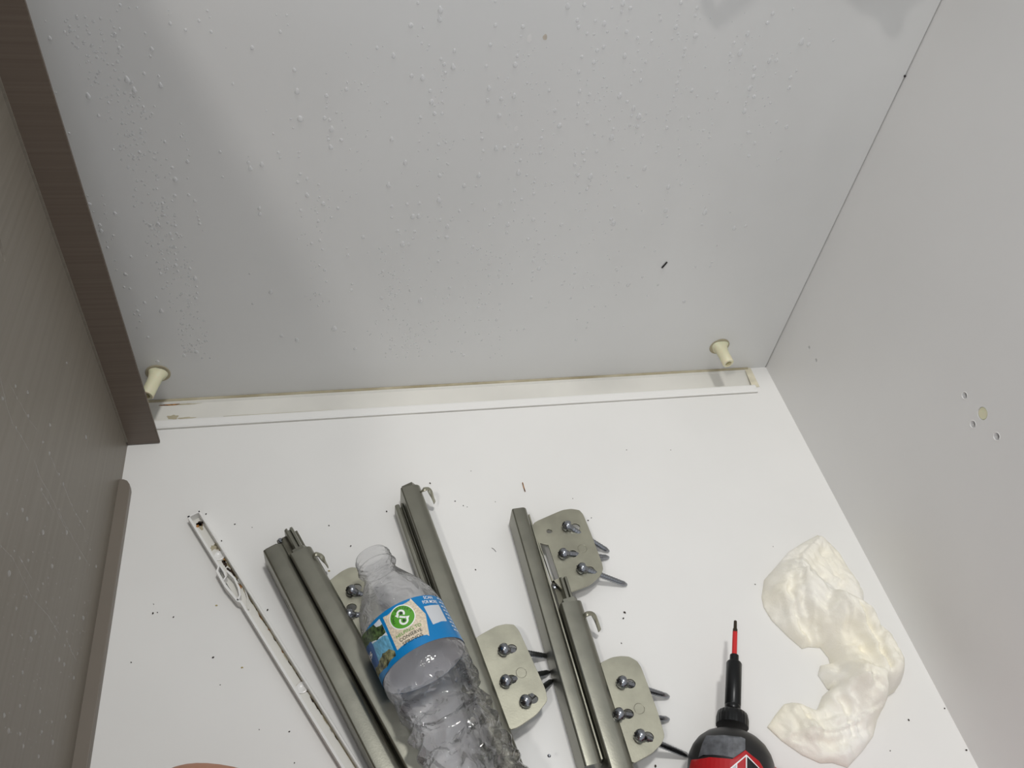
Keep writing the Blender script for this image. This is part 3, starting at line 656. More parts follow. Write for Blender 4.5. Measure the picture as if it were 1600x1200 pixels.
lathe('bit_holder', TIP, dc.D, [(dy(1021), 0.0020), (dy(1022), 0.0032), (dy(1032), 0.0033), (dy(1033), 0.0050), (dy(1035), 0.0056), (dy(1100), 0.0056), (dy(1101), 0.0053), (dy(1103), 0.0056), (dy(1107), 0.0052), (dy(1109), 0.004)], BLACKM, dv, 28)
lathe('collar_ring', TIP, dc.D, [(dy(1106), 0.0038), (dy(1113), 0.0038)], RED, dv, 24)
lathe('chuck_collar', TIP, dc.D, [(dy(1110), 0.0050), (dy(1111), 0.0085), (dy(1114), 0.0100), (dy(1122), 0.0108), (dy(1134), 0.0108)], BLACKM, dv, 96, fn=lambda s, a, r: r+0.0003*(1 if int(a/(2*math.pi)*48+s*900) % 2 else 0) if r > 0.009 else r)
bR = 0.0283
d0 = dc.uv(1142, 1127, 0.020)[1]
hs_ = lambda y: dc.uv(1142, y, bR)[1]
house = lathe('nose_housing', TIP, dc.D, [(d0, 0.010), (d0+0.0015, 0.0145), (d0+0.004, 0.0190), (d0+0.008, 0.0232), (d0+0.013, 0.0262), (d0+0.018, bR-0.0004), (d0+0.026, bR), (d0+0.07, bR)], BLACK, dv, 64)
print('nose start', d0, 'band', hs_(1150), hs_(1186))
old_bc = (bc, RL); bc = dc; RL = bR
patch('grey_band', [(1098, 1163), (1104, 1150), (1130, 1149), (1158, 1152), (1164, 1155), (1164, 1172), (1146, 1185), (1100, 1180), (1092, 1184)], GREYB, 0.0006, dv, step=0.003)
patch('red_shell', [(1079, 1200), (1082, 1188), (1110, 1184), (1144, 1187), (1164, 1173), (1185, 1190), (1200, 1215), (1205, 1260), (1082, 1260)], RED, 0.0009, dv, step=0.003)
em = patch('diamond_badge', [(1140, 1202), (1165, 1180), (1186, 1202), (1186, 1260), (1140, 1260)], PWHITE, 0.0013, dv, step=0.003)
patch('badge_panel', [(1142.5, 1203), (1150, 1196), (1150, 1250), (1142.5, 1250)], LIGHTG, 0.0016, em, step=0.003)
patch('badge_panel', [(1151.5, 1195), (1164, 1183.5), (1164, 1250), (1151.5, 1250)], RED, 0.0016, em, step=0.003)
patch('badge_panel', [(1166, 1183.5), (1183, 1201), (1183, 1250), (1166, 1250)], BLACK, 0.0016, em, step=0.003)
bc, RL = old_bc
N0 = d0+0.069
lathe('motor_housing', TIP, dc.D, [(N0, bR-0.0006), (N0+0.002, bR), (N0+0.06, bR), (N0+0.068, bR*0.9), (N0+0.070, bR*0.5)], RED, dv, 48)
g0 = at(1170, 1230, 0.026); g1 = at(1330, 1330, 0.024)
gd = (g1-g0).normalized(); gt = Vector((-gd.y, gd.x, 0))
hv = []; hf = []
secs = [(0.0, 0.020, 0.017), (0.02, 0.019, 0.0165), (0.05, 0.017, 0.0165), (0.09, 0.018, 0.017), (0.105, 0.030, 0.022), (0.15, 0.030, 0.023), (0.152, 0.027, 0.020)]
for s_, a, b in secs:
    for k in range(20):
        t = 2*math.pi*k/20; ct, sn = math.cos(t), math.sin(t)
        ct = math.copysign(abs(ct)**0.6, ct); sn = math.copysign(abs(sn)**0.6, sn)
        hv.append(flat(g0, 0.0245)+gd*s_*Vector((1, 1, 0)).length/1.414+gt*ct*a+Vector((0, 0, sn*b)))
for i in range(len(secs)-1):
    for k in range(20): hf.append((i*20+k, i*20+(k+1) % 20, (i+1)*20+(k+1) % 20, (i+1)*20+k))
hf += [tuple(range(20)), tuple((len(secs)-1)*20+k for k in range(20))]
link('handle', hv, hf, RED, dv, True)

# ------------------------------------------------------------------ crumpled wipe
def wp(x, y, h=0.003): return at(1160+x/3.157, 820+y/3.157, h)
OUT = [(375, 45), (300, 85), (230, 130), (170, 200), (112, 265), (100, 350), (110, 400), (150, 465), (230, 545), (300, 605), (330, 596), (390, 600), (430, 650), (440, 680), (390, 690), (378, 735), (425, 805), (435, 808), (400, 840), (375, 905), (355, 912), (290, 880), (250, 872), (210, 880), (170, 930), (128, 992), (200, 1060), (300, 1130), (390, 1170), (450, 1168), (525, 1192), (600, 1110), (650, 1040), (670, 960), (690, 900), (670, 845), (710, 845), (755, 820), (772, 770), (750, 710), (710, 640), (640, 560), (590, 490), (605, 400), (600, 330), (540, 230), (480, 130), (430, 80)]
op = [Vector((q.x, q.y)) for q in [wp(*a) for a in OUT]]
def seg_d(p_, a, b):
    ab = b-a; t = max(0, min(1, (p_-a).dot(ab)/ab.dot(ab))); return (p_-(a+ab*t)).length, t
STK = [  # (points, half width m, height m)
    ([(250, 300), (330, 370), (430, 450), (520, 540), (600, 640), (650, 760)], 0.020, 0.017),
    ([(300, 330), (400, 400), (480, 480)], 0.010, 0.005),
    ([(480, 480), (580, 520), (660, 610), (715, 700), (725, 790), (690, 820)], 0.013, 0.013),
    ([(530, 540), (600, 620), (650, 730)], 0.006, 0.004),
    ([(260, 400), (360, 480), (440, 600), (520, 700), (540, 790)], 0.008, 0.006),
    ([(170, 360), (220, 440), (270, 540), (330, 590)], 0.007, 0.005),
    ([(250, 280), (300, 170), (375, 70)], 0.007, 0.003),
    ([(560, 280), (580, 380), (570, 470)], 0.010, 0.004),
    ([(440, 690), (460, 760), (440, 810)], 0.008, 0.005),
    ([(540, 800), (560, 860), (620, 900), (670, 890)], 0.010, 0.007),
    ([(340, 1010), (450, 1010), (570, 960), (620, 900)], 0.006, 0.004),
    ([(290, 900), (320, 960), (345, 1015)], 0.006, 0.004),
    ([(430, 1160), (520, 1130), (620, 1060)], 0.005, 0.003),
    ([(400, 870), (480, 830), (540, 800)], 0.014, 0.007)]
STK = [([Vector((wp(*q, 0.008).x, wp(*q, 0.008).y)) for q in a], b, c) for a, b, c in STK]
VAL = [([(500, 490), (560, 570), (620, 650), (660, 760)], 0.0035, 0.006), ([(350, 520), (430, 640), (470, 720)], 0.0025, 0.003), ([(250, 300), (270, 420), (320, 500)], 0.003, 0.003), ([(330, 1025), (450, 1030), (580, 985)], 0.003, 0.0025), ([(200, 350), (240, 430), (290, 520)], 0.0025, 0.0025), ([(310, 900), (335, 955)], 0.0025, 0.002), ([(545, 800), (600, 830), (690, 890)], 0.0022, 0.003)]
VAL = [([Vector((wp(*q, 0.008).x, wp(*q, 0.008).y)) for q in a], b, c) for a, b, c in VAL]
STEP = [([(375, 60), (290, 140), (255, 230), (255, 310)], 0.0030, 0.012), ([(160, 360), (200, 430), (240, 520), (300, 600)], 0.0032, 0.010), ([(240, 280), (300, 290), (420, 350), (480, 420), (590, 500)], -0.004, 0.008),
        ([(480, 480), (540, 560), (600, 650), (650, 760)], -0.004, 0.006), ([(690, 890), (570, 960), (450, 1014), (340, 1010)], 0.0032, 0.010), ([(345, 1010), (290, 900)], 0.0026, 0.010), ([(545, 800), (470, 790), (400, 840)], 0.0035, 0.008), ([(300, 600), (340, 500), (300, 400)], 0.002, 0.006)]
STEP = [([Vector((wp(*q, 0.008).x, wp(*q, 0.008).y)) for q in a], b, c) for a, b, c in STEP]
def wz(p_):
    de = min(seg_d(p_, op[i], op[(i+1) % len(op)])[0] for i in range(len(op)))
    k = min(1, de/0.012); k = math.sqrt(k*(2-k)) if k < 1 else 1
    z = 0.0052
    for P_, w_, h_ in STK:
        d = min(seg_d(p_, P_[i], P_[i+1])[0] for i in range(len(P_)-1))
        z += 1.25*h_*max(0.0, 1-(d/w_)**1.4*0.62) if d < w_*1.4 else 0.0
    for P_, w_, h_ in VAL:
        d = min(seg_d(p_, P_[i], P_[i+1])[0] for i in range(len(P_)-1))
        z -= 1.5*h_*math.exp(-(d/w_)*1.6)
    for P_, h_, fd in STEP:
        best = min(((seg_d(p_, P_[i], P_[i+1])[0], i) for i in range(len(P_)-1)))
        a = P_[best[1]]; b = P_[best[1]+1]; side = (b.x-a.x)*(p_.y-a.y)-(b.y-a.y)*(p_.x-a.x)
        if side > 0: z += h_*math.exp(-best[0]/fd)*min(1, best[0]/0.0008)
    v = Vector((p_.x*60, p_.y*60, 3)); wv = Vector((noise.noise(v), noise.noise(v+Vector((9, 9, 9))), 0))
    rd = 1-abs(noise.noise(Vector((p_.x*95, p_.y*60, 1))+wv*0.9))*2
    rd2 = 1-abs(noise.noise(Vector((p_.x*230+p_.y*120, p_.y*130, 6))+wv*1.2))*2
    z += 0.0032*(rd-0.6)+0.0013*(rd2-0.6)
    return max(0.0012, z*k), de
stp_ = 0.0013
pts = []
for i in range(len(op)):
    a, b = op[i], op[(i+1) % len(op)]; n = max(1, int((b-a).length/stp_))
    for k in range(n): pts.append(a+(b-a)*k/n)
nb = len(pts)
xs_ = [q.x for q in op]; ys_ = [q.y for q in op]
y = min(ys_)+stp_/2; row = 0
while y < max(ys_):
    x = min(xs_)+(stp_/2 if row % 2 else 0)
    while x < max(xs_):
        q = Vector((x, y)); ins = False
        for i in range(len(op)):
            a, b = op[i], op[(i+1) % len(op)]
            if (a.y > q.y) != (b.y > q.y) and q.x < (b.x-a.x)*(q.y-a.y)/(b.y-a.y)+a.x: ins = not ins
        if ins and min(seg_d(q, op[i], op[(i+1) % len(op)])[0] for i in range(len(op))) > stp_*0.5: pts.append(q)
        x += stp_
    y += stp_*0.87; row += 1
vv, ee, ff, *_ = geometry.delaunay_2d_cdt(pts, [], [list(range(nb))], 1, 1e-7)
TIS = mat('damp_white_wipe', (248, 246, 240), 0.85, noise_scale=12, noise_amt=0.01, rgb2=(246, 240, 220), bump=0.5, bump_scale=900)
n = len(vv)
verts = []
for q in vv:
    z, de = wz(q); verts.append((q.x, q.y, 0.0012 if de < 1e-5 else z))
verts += [(q.x, q.y, 0.0003) for q in vv]
faces = [tuple(f_) for f_ in ff]; cnt = {}
for f_ in ff:
    for i in range(3):
        a, b = f_[i], f_[(i+1) % 3]; cnt[(a, b)] = 1
for (a, b) in list(cnt):
    if (b, a) not in cnt: faces.append((a, a+n, b+n, b))
faces += [tuple(k+n for k in reversed(f_)) for f_ in ff]
tag(link('wet_wipe', verts, faces, TIS, smooth=True), 'crumpled damp white wipe with yellowish folds lying beside the right wall', 'wipe')

# ------------------------------------------------------------------ kneeling person: bare knee just entering at the bottom
SKIN = mat('skin', (176, 128, 104), 0.5, noise_scale=30, noise_amt=0.05, sss=0.1)
kc = at(305, 1192+62, 0.048)
skv = [kc, kc+Vector((-0.03, -0.10, -0.005)), kc+Vector((-0.07, -0.26, -0.008)), kc+Vector((-0.08, -0.40, -0.02)), kc+Vector((-0.06, -0.10, 0.05)), kc+Vector((-0.16, -0.28, 0.15)), kc+Vector((-0.22, -0.42, 0.22))]
me = bpy.data.meshes.new('leg'); me.from_pydata([tuple(q) for q in skv], [(0, 1), (1, 2), (2, 3), (0, 4), (4, 5), (5, 6)], [])
po = bpy.data.objects.new('person', me); C.objects.link(po)
sk = po.modifiers.new('skin', 'SKIN'); sb_ = po.modifiers.new('sub', 'SUBSURF'); sb_.levels = 4; sb_.render_levels = 4
for i, r in enumerate([0.072, 0.058, 0.060, 0.036, 0.066, 0.082, 0.090]): me.skin_vertices[0].data[i].radius = (r, r)
me.skin_vertices[0].data[0].use_root = True
bpy.context.view_layer.update()
me2 = bpy.data.meshes.new_from_object(po.evaluated_get(bpy.context.evaluated_depsgraph_get())); po.modifiers.clear(); po.data = me2
def proj(P_):
    d = P_-CAM; return 800+FPX*d.dot(R_)/d.dot(_f), 600-FPX*d.dot(U_)/d.dot(_f)
dz = -min(v.co.z for v in me2.vertices)
for v in me2.vertices: v.co.z += dz
for _ in range(4):                                   # slide the leg over the floor until the knee reaches its measured place
    q = min((v.co for v in me2.vertices), key=lambda c: proj(c)[1]); a = proj(q)
    d = at(307, 1192, q.z)-at(a[0], a[1], q.z)
    for v in me2.vertices: v.co += Vector((d.x, d.y, 0))
me2.shade_smooth(); me2.materials.clear(); me2.materials.append(SKIN)
tag(po, 'kneeling person, only the rounded bare knee showing at the bottom edge', 'person')

# ------------------------------------------------------------------ crumbs and splinters on the floor
CRUMB = mat('dark_crumb', (52, 44, 36), 0.8); TAN = mat('tan_crumb', (176, 160, 110), 0.7)
def crumb_mesh(seed):
    bm = bmesh.new(); bmesh.ops.create_icosphere(bm, subdivisions=1, radius=1)
    for v in bm.verts: v.co *= 0.75+0.5*abs(noise.noise(v.co*1.7+Vector((seed, 0, 0))))
    me = bpy.data.meshes.new('crumb'); bm.to_mesh(me); bm.free(); return me
cm_ = [crumb_mesh(k*3.1) for k in range(4)]
CR = [(333, 1027, 2), (239, 958, 2), (246, 957, 1.2), (271, 964, 1.6), (240, 944, 1), (367, 819, 1.6), (346, 845, 1.6), (394, 824, 1), (418, 953, 2), (205, 1035, 1.4), (344, 1070, 1), (405, 1140, 1), (452, 1143, 1.5), (460, 1192, 1.2), (514, 821, 1.6), (548, 853, 1.8), (672, 755, 2), (711, 783, 1.6), (724, 790, 1.4), (730, 792, 1), (774, 784, 1), (743, 890, 1.6), (736, 736, 1), (604, 799, 2), (919, 813, 1.8), (924, 809, 1.2), (976, 957, 2.6), (974, 966, 2), (971, 1005, 1.4), (895, 779, 1), (1024, 1197, 2.4), (1180, 913, 1.4), (1208, 854, 1), (1310, 904, 1.2), (1391, 1173, 1.2), (1420, 1125, 2), (1510, 1172, 2), (1476, 1107, 1.6), (1048, 703, 1), (979, 703, 1.2), (566, 1115, 1), (505, 1142, 1), (322, 803, 1.8), (1245, 602, 1.2)]
CL = {(333, 1027): 'largest lone black crumb on the floor left of the long white rail', (239, 958): 'dark crumb lying closest to the brown ledge, beside a fainter one', (418, 953): 'black crumb between the white rail latch and the leftmost slide',
      (548, 853): 'dark crumb just above the mouth of the bottle', (672, 755): 'dark crumb beside the top end of the slide standing furthest up', (743, 890): 'dark crumb alone between the bottle shoulder slide and the rightmost slide',
      (919, 813): 'dark crumb at the upper right corner of the top screw bracket', (976, 957): 'larger black flake right of the lower hook of the rightmost slide', (974, 966): 'smaller black flake just below the larger flake right of the hook',
      (971, 1005): 'dark crumb above the lower right screw bracket', (1024, 1197): 'dark flake at the bottom edge between the slide and the driver', (1180, 913): 'dark crumb just left of the crumpled wipe', (604, 799): 'dark crumb left of the furthest slide end',
      (1420, 1125): 'dark crumb on the floor right of the wipe near the right wall', (1391, 1173): 'dark crumb below the lower right corner of the wipe', (514, 821): 'dark crumb above the hook of the leftmost slide', (367, 819): 'dark crumb right of the top end of the white rail',
      (1510, 1172): 'dark crumb in the bottom right corner of the floor', (205, 1035): 'dark crumb on the floor nearest the bottom of the brown ledge'}
for i, (x, y, r) in enumerate(CR):
    me = cm_[i % 4]
    if not me.materials: me.materials.append(CRUMB)
    o = bpy.data.objects.new('crumb', me); C.objects.link(o)
    rr = r*0.00042; o.location = at(x, y, rr*0.5); o.scale = (rr*1.3, rr*0.9, rr*0.6); o.rotation_euler = (0, 0, i*1.3)
    own = CL.get((x, y))
    tag(o, own or 'one of the tiniest dark crumbs scattered over the white cabinet floor', 'crumb', 'dark crumbs scattered on the floor')
tanm = crumb_mesh(20); tanm.materials.append(TAN)
for i, (x, y, l) in enumerate([(378, 1043, 'tan speck on the floor left of the long white rail'), (514, 892, 'tan speck on the floor between the hook and the bottle neck'), (338, 946, 'tan speck just left of the white rail latch')]):
    o = bpy.data.objects.new('tan_speck', tanm); C.objects.link(o); o.location = at(x, y, 0.0003); o.scale = (0.0011, 0.0008, 0.0004); tag(o, l, 'speck')
tag(tube('splinter', [at(816.5, 754, 0.0006), at(818, 760, 0.0008), at(820.5, 768, 0.0006)], 0.00045, RUSTY, seg=6), 'thin brown splinter on the floor above the rightmost slide', 'splinter')
tag(tube('hair', [at(768+k*1.4, 856+[0, .6, 1.4, 2.6, 4.2, 6][k], 0.0004) for k in range(6)], 0.00016, CRUMB, seg=5), 'short fine curved hair on the floor between two slides', 'hair')

# ------------------------------------------------------------------ water droplets on the walls
BACK = [(78,60,6),(71,33,3),(101,50,4),(188,8,5),(202,12,3),(183,17,3),(214,12,3),(187,45,4),(182,64,3),(186,75,6),(227,52,4),(180,53,4),(237,77,6),(235,88,4),(266,37,5),(264,23,2),(263,16,2),(324,17,4),(328,27,3),(311,33,5),(330,50,5),(290,47,5),(225,115,5),(248,119,4),(251,134,7),(199,126,9),(210,142,8),(138,151,8),(170,161,4),(154,181,5),(135,87,3),(125,101,2),(241,166,3),(224,167,4),(88,145,3),(108,208,4),(364,131,4),(282,193,3),(286,210,3),(283,214,4),(290,220,2),(258,222,5),(252,219,2),(293,234,3),(296,243,3),(293,253,6),(260,249,3),(269,262,5),(274,281,8),(266,279,2),(265,271,3),(293,279,3),(234,260,3),(245,295,4),(177,234,4),(218,238,5),(388,254,5),(391,264,7),(388,245,2),(344,238,5),(348,277,4),(394,75,6),(238,178,4),(220,202,4),(353,75,2),(140,319,6),(146,331,3),(137,306,3),(160,306,3),(163,320,3),(164,334,3),(180,334,6),(167,341,2),(156,352,6),(158,361,7),(177,368,4),(175,374,3),(167,378,3),(168,387,4),(180,407,3),(205,401,5),(182,422,3),(196,429,6),(194,449,4),(203,451,4),(229,400,3),(273,306,6),(269,314,4),(295,305,5),(304,314,5),(307,330,3),(309,338,3),(311,344,4),(312,350,5),(317,360,2),(274,353,5),(266,366,5),(276,365,4),(269,374,4),(280,371,3),(284,370,3),(274,387,4),(274,397,4),(276,406,4),(275,415,6),(278,424,4),(263,396,3),(256,405,4),(261,421,4),(251,428,5),(249,420,3),(247,350,6),(235,352,4),(237,358,4),(254,318,5),(254,330,4),(258,337,4),(305,436,7),(307,448,4),(308,458,4),(306,466,5),(297,420,5),(301,407,3),(289,459,3),(252,487,7),(244,465,4),(226,473,5),(213,478,2),(215,486,5),(210,491,4),(218,493,4),(219,502,4),(214,512,3),(231,527,5),(310,532,5),(307,550,7),(288,556,6),(246,565,6),(390,428,3),(395,475,4),
(432,23,3),(448,24,4),(450,39,3),(438,50,5),(460,110,6),(464,144,8),(469,186,10),(454,186,4),(458,200,3),(427,209,4),(416,173,3),(510,150,6),(510,168,4),(507,185,6),(515,188,5),(518,203,8),(512,212,3),(513,218,5),(517,231,7),(533,219,6),(547,234,3),(526,176,4),(541,140,6),(543,129,4),(565,131,4),(589,75,5),(615,88,7),(605,161,4),(612,218,7),(633,255,7),(642,40,8),(653,5,5),(688,17,9),(687,31,8),(661,43,4),(653,56,3),(659,68,4),(670,71,4),(668,78,3),(710,80,6),(643,119,6),(660,123,8),(658,105,3),(672,142,6),(674,160,8),(679,165,4),(679,178,6),(691,178,5),(691,159,4),(690,143,4),(694,101,6),(696,114,5),(690,118,3),(708,106,8),(689,93,5),(657,184,5),(654,192,3),(655,221,4),(654,236,3),(685,226,5),(697,223,4),(703,233,3),(684,248,4),(700,257,4),(687,275,6),(652,270,2),(652,290,4),(607,290,7),(725,291,7),(744,291,4),(748,275,7),(755,236,5),(752,206,4),(753,217,5),(766,70,6),(774,40,6),(774,3,4),(760,104,5),(764,139,7),(779,121,4),(762,157,6),(783,155,6),(780,181,7),(775,233,7),(788,231,6),(752,249,3),(467,238,4),(467,245,4),(435,239,5),(438,247,4),(409,258,7),(469,272,5),(480,280,5),(498,289,4),(465,285,5),(817,42,7),(887,11,8),(913,8,6),(902,32,6),(904,43,6),(808,88,5),(805,102,8),(826,87,3),(810,79,3),(814,57,4),(930,33,5),(944,38,7),(973,7,7),(971,19,5),(985,13,6),(956,12,4),(917,53,5),(928,54,4),(949,50,4),(979,50,6),(982,32,3),(964,43,3),(996,60,5),(1018,64,5),(1018,49,3),(1031,22,4),(1032,31,5),(1061,23,4),(1058,32,3),(1056,43,7),(1059,53,4),(1050,61,4),(1070,77,5),(1068,88,5),(1064,5,6),(943,74,6),(933,79,6),(924,74,3),(909,89,5),(928,98,6),(976,89,7),(997,80,4),(1009,97,5),(904,113,6),(906,143,6),(906,125,3),(918,125,3),(917,132,3),(903,163,5),(921,148,5),(918,160,4),(944,121,4),(948,136,4),(941,136,3),(938,156,4),(944,150,3),(991,111,5),(1002,111,4),(1001,126,5),(987,132,4),(1063,109,4),(1060,119,4),(1058,130,5),(1057,141,5),(1053,151,4),(1052,158,3),(1047,172,4),(1043,178,4),(1041,188,3),(1042,200,6),(968,151,8),(980,159,5),(990,170,7),(998,183,9),(987,181,5),(1009,178,4),(996,198,7),(984,196,5),(977,201,3),(958,202,5),(952,188,5),(955,216,8),(1004,213,5),(1006,190,4),(803,151,7),(823,130,4),(858,142,5),(867,173,6),(855,173,3),(866,191,3),(874,197,8),(902,177,3),(918,193,6),(919,178,3),(929,210,5),(815,180,3),(848,204,4),(846,216,5),(844,229,4),(845,239,5),(808,228,6),(816,217,3),(813,251,5),(806,253,3),(810,271,8),(823,274,4),(836,279,3),(835,285,4),(911,239,6),(899,239,4),(898,258,6),(917,233,3),(932,237,5),(913,251,5),(906,263,3),(903,274,6),(922,277,8),(921,290,4),(917,296,5),(965,259,4),(987,258,4),(962,268,3),(982,277,5),(1007,264,7),(1044,293,7),(1028,228,4),(1025,238,4),(1061,232,4),(1061,243,4),(1071,250,3),(973,234,4),(1064,288,5),(996,291,4),(955,296,4),(853,286,3),(863,288,4),(805,298,4),(1076,184,5),
(1087,56,8),(1089,13,5),(1086,25,5),(1094,29,3),(1168,54,7),(1207,22,6),(1199,36,6),(1239,14,4),(1252,67,9),(1263,70,6),(1265,45,3),(1302,63,4),(1156,84,9),(1141,85,5),(1147,67,5),(1152,56,3),(1102,105,4),(1140,97,4),(1148,106,3),(1202,96,7),(1213,95,6),(1179,107,6),(1177,120,7),(1171,139,7),(1178,151,6),(1169,150,4),(1166,160,4),(1163,175,7),(1197,110,3),(1192,119,3),(1235,122,6),(1233,138,6),(1244,111,4),(1204,161,4),(1120,145,5),(1117,154,3),(1081,142,6),(1089,151,4),(1113,170,3),(1113,194,3),(1099,204,4),(1108,215,4),(1169,207,6),(1179,224,6),(1213,191,5),(1229,199,6),(1220,236,4),(1215,249,5),(1170,244,5),(1090,225,3),(1104,255,3),(1101,333,8),(1097,351,4),(1147,357,7),(1165,353,5),(1141,332,3),(1120,384,3),
(782,318,7),(804,298,5),(834,303,5),(815,312,5),(799,316,3),(804,329,4),(833,344,6),(793,352,7),(792,364,5),(825,374,6),(842,381,5),(840,394,3),(877,352,6),(833,408,5),(842,420,7),(832,425,4),(832,433,3),(831,439,3),(955,343,6),(958,350,8),(960,323,5),(905,330,3),(915,327,4),(917,318,3),(1040,330,7),(1042,339,4),(1035,350,4),(1023,392,4),(1007,386,3),(1112,410,4),(1110,416,4),(1087,417,4),(1004,433,4),(1028,445,4),(981,446,6),(962,420,3),(964,423,4),(1069,471,6),(925,446,4),(912,449,4),(896,450,3),(892,466,4),(878,445,4),(898,427,5),(918,425,3),(902,394,4),(899,418,3),(858,472,4),(853,480,4),(830,465,5),(929,479,3),(920,484,3),(902,499,3),(918,504,3),(917,512,4),(974,509,3),(900,531,5),(818,515,3),
(405,326,6),(406,335,6),(480,306,7),(499,308,4),(505,319,7),(470,329,5),(493,329,3),(496,333,3),(497,346,5),(500,376,5),(487,381,5),(504,390,4),(499,415,4),(507,422,5),(510,440,4),(500,460,4),(497,478,3),(528,326,5),(517,340,4),(567,371,6),(544,399,5),(542,388,3),(550,444,4),(549,454,5),(636,319,5),(655,318,5),(634,360,3),(612,323,5),(612,340,4),(645,339,8),(654,339,7),(621,361,6),(625,366,3),(629,383,8),(639,382,5),(648,362,5),(645,373,4),(686,314,8),(686,303,3),(688,344,5),(699,355,7),(698,371,7),(685,371,4),(685,392,4),(685,409,5),(705,344,4),(598,424,5),(615,430,4),(609,447,3),(611,458,4),(619,460,5),(596,466,6),(607,478,4),(641,454,5),(640,436,3),(640,421,3),(657,470,8),(702,450,5),(692,466,3),(694,474,4),(522,514,9),(440,525,6),(464,532,7),(423,457,7),(538,518,4),(555,545,6),(610,545,5),(672,534,4),(680,523,3),(706,549,5),(739,386,5),(746,390,4),(769,400,3),(764,413,4),(764,431,5),(780,422,4),(779,430,4),(793,431,3),(749,467,4),(747,480,4),(759,475,4),(750,500,4),(781,475,4),(781,484,3),(776,500,5),(819,514,4),(719,513,3),(724,555,5),(718,330,5),(738,318,4),(732,345,4),(757,328,5),(765,352,4),(722,372,3),(748,362,3),(771,340,4),(715,410,3),(727,430,3)]
LEFT = [(24,603,6),(43,613,7),(4,623,7),(44,650,7),(104,567,5),(78,664,7),(134,683,8),(67,691,6),(77,708,6),(92,741,5),(99,756,6),(25,668,5),(33,682,4),(59,737,4),(64,765,4),(27,750,4),(75,786,6),(65,765,5),(35,797,8),(42,811,8),(11,803,5),(67,832,9),(104,832,8),(125,815,5),(136,799,5),(119,804,4),(112,789,4),(92,796,4),(14,896,11),(81,885,9),(44,876,6),(34,877,5),(124,872,7),(150,885,6),(41,934,7),(25,951,7),(19,992,4),(55,988,9),(48,999,10),(92,1031,8),(100,1038,7),(115,1059,7),(35,1051,7),(63,1076,5),(31,1103,7),(62,1112,7),(102,1120,7),(6,1118,9),(13,1142,10),(31,1147,7),(36,1166,7),(65,1144,6),(82,1160,9),(60,1182,7),(81,1128,5),(130,966,8),(115,962,5),(104,987,5),(121,1021,5),(88,965,4),(72,941,5),(93,934,4),(132,942,4),(67,912,4),(75,903,4),(59,921,4),(109,1010,4),(101,1009,4),(22,861,5),(51,863,4)]
def dedupe(L):
    out = []
    for d in sorted(L, key=lambda q: -q[2]):
        if all((d[0]-e_[0])**2+(d[1]-e_[1])**2 > 12 for e_ in out): out.append(d)
    return out
def drop_geo(seg=12, rings=5, tail=0.7, flat_=0.36):
    """teardrop dome lying on the plane: x sideways, y up the wall, z off the wall"""
    v = []; f = []
    for i in range(rings):
        ph = (math.pi/2)*i/rings; rr = math.cos(ph); h = math.sin(ph)*flat_
        for k in range(seg):
            a = 2*math.pi*k/seg; x = math.cos(a)*rr; y = math.sin(a)*rr
            if y > 0: x *= (1-0.42*tail*min(1, y)); y *= 1+tail
            v.append((x, y-0.15*math.sin(ph), h))
    v.append((0, -0.15, flat_))
    for i in range(rings-1):
        for k in range(seg): f.append((i*seg+k, i*seg+(k+1) % seg, (i+1)*seg+(k+1) % seg, (i+1)*seg+k))
    n_ = (rings-1)*seg
    for k in range(seg): f.append((n_+k, n_+(k+1) % seg, len(v)-1))
    return v, f
kinds = []
for tl in (0.25, 0.6, 1.0):
    v, f = drop_geo(tail=tl); me = bpy.data.meshes.new('water_droplet'); me.from_pydata(v, [], f); me.update(); me.shade_smooth(); me.materials.append(WATER); kinds.append(me)
kindsl = [m_.copy() for m_ in kinds]
for m_ in kindsl: m_.materials[0] = WATERL
BM_ = Matrix(((1, 0, 0), (0, 0, -1), (0, 1, 0)))        # droplet frame on the back wall
LM_ = Matrix(((0, 0, 1), (1, 0, 0), (0, 1, 0)))         # on the left wall
rd = random.Random(11)
def depth(P_): return (P_-CAM).dot(_f)
def place(px, py, size, plane):
    P_ = wallpt(px, py) if plane == 'b' else hit(px, py, 0, 0.0)
    return P_, size*0.5*depth(P_)/FPX
bk = dedupe(BACK); few, rest = bk[:300], bk[300:]
DL = {(469, 186): 'largest water droplet on the back wall\'s left half, alone on the warm bright patch', (687, 17): 'upper droplet of the big stacked pair at the top middle', (687, 31): 'lower droplet of the big stacked pair at the top middle',
      (998, 183): 'big tall water droplet in the dense cluster right of the wall\'s middle', (1252, 67): 'big water droplet with a smaller one at its right, furthest right cluster', (522, 514): 'big round droplet low on the back wall above the gutter middle-left',
      (252, 487): 'largest droplet low on the wall beside the brown strip, above the left anchor', (1156, 84): 'big water droplet just below the hook-shaped shadow', (464, 532): 'lowest right droplet of two above the left part of the gutter', (440, 525): 'lowest left droplet of two above the left part of the gutter',
      (423, 457): 'lone droplet in the shaded area left of the wall\'s middle', (138, 151): 'lone large droplet near the top of the brown strip', (274, 281): 'large droplet at the right edge of the faint bead band', (657, 470): 'lone large droplet in the lower middle of the back wall',
      (1069, 471): 'lowest lone droplet right of the dark splinter', (199, 126): 'upper droplet of the large diagonal pair near the top left', (210, 142): 'lower droplet of the large diagonal pair near the top left', (246, 565): 'droplet just above the left cream wall anchor'}
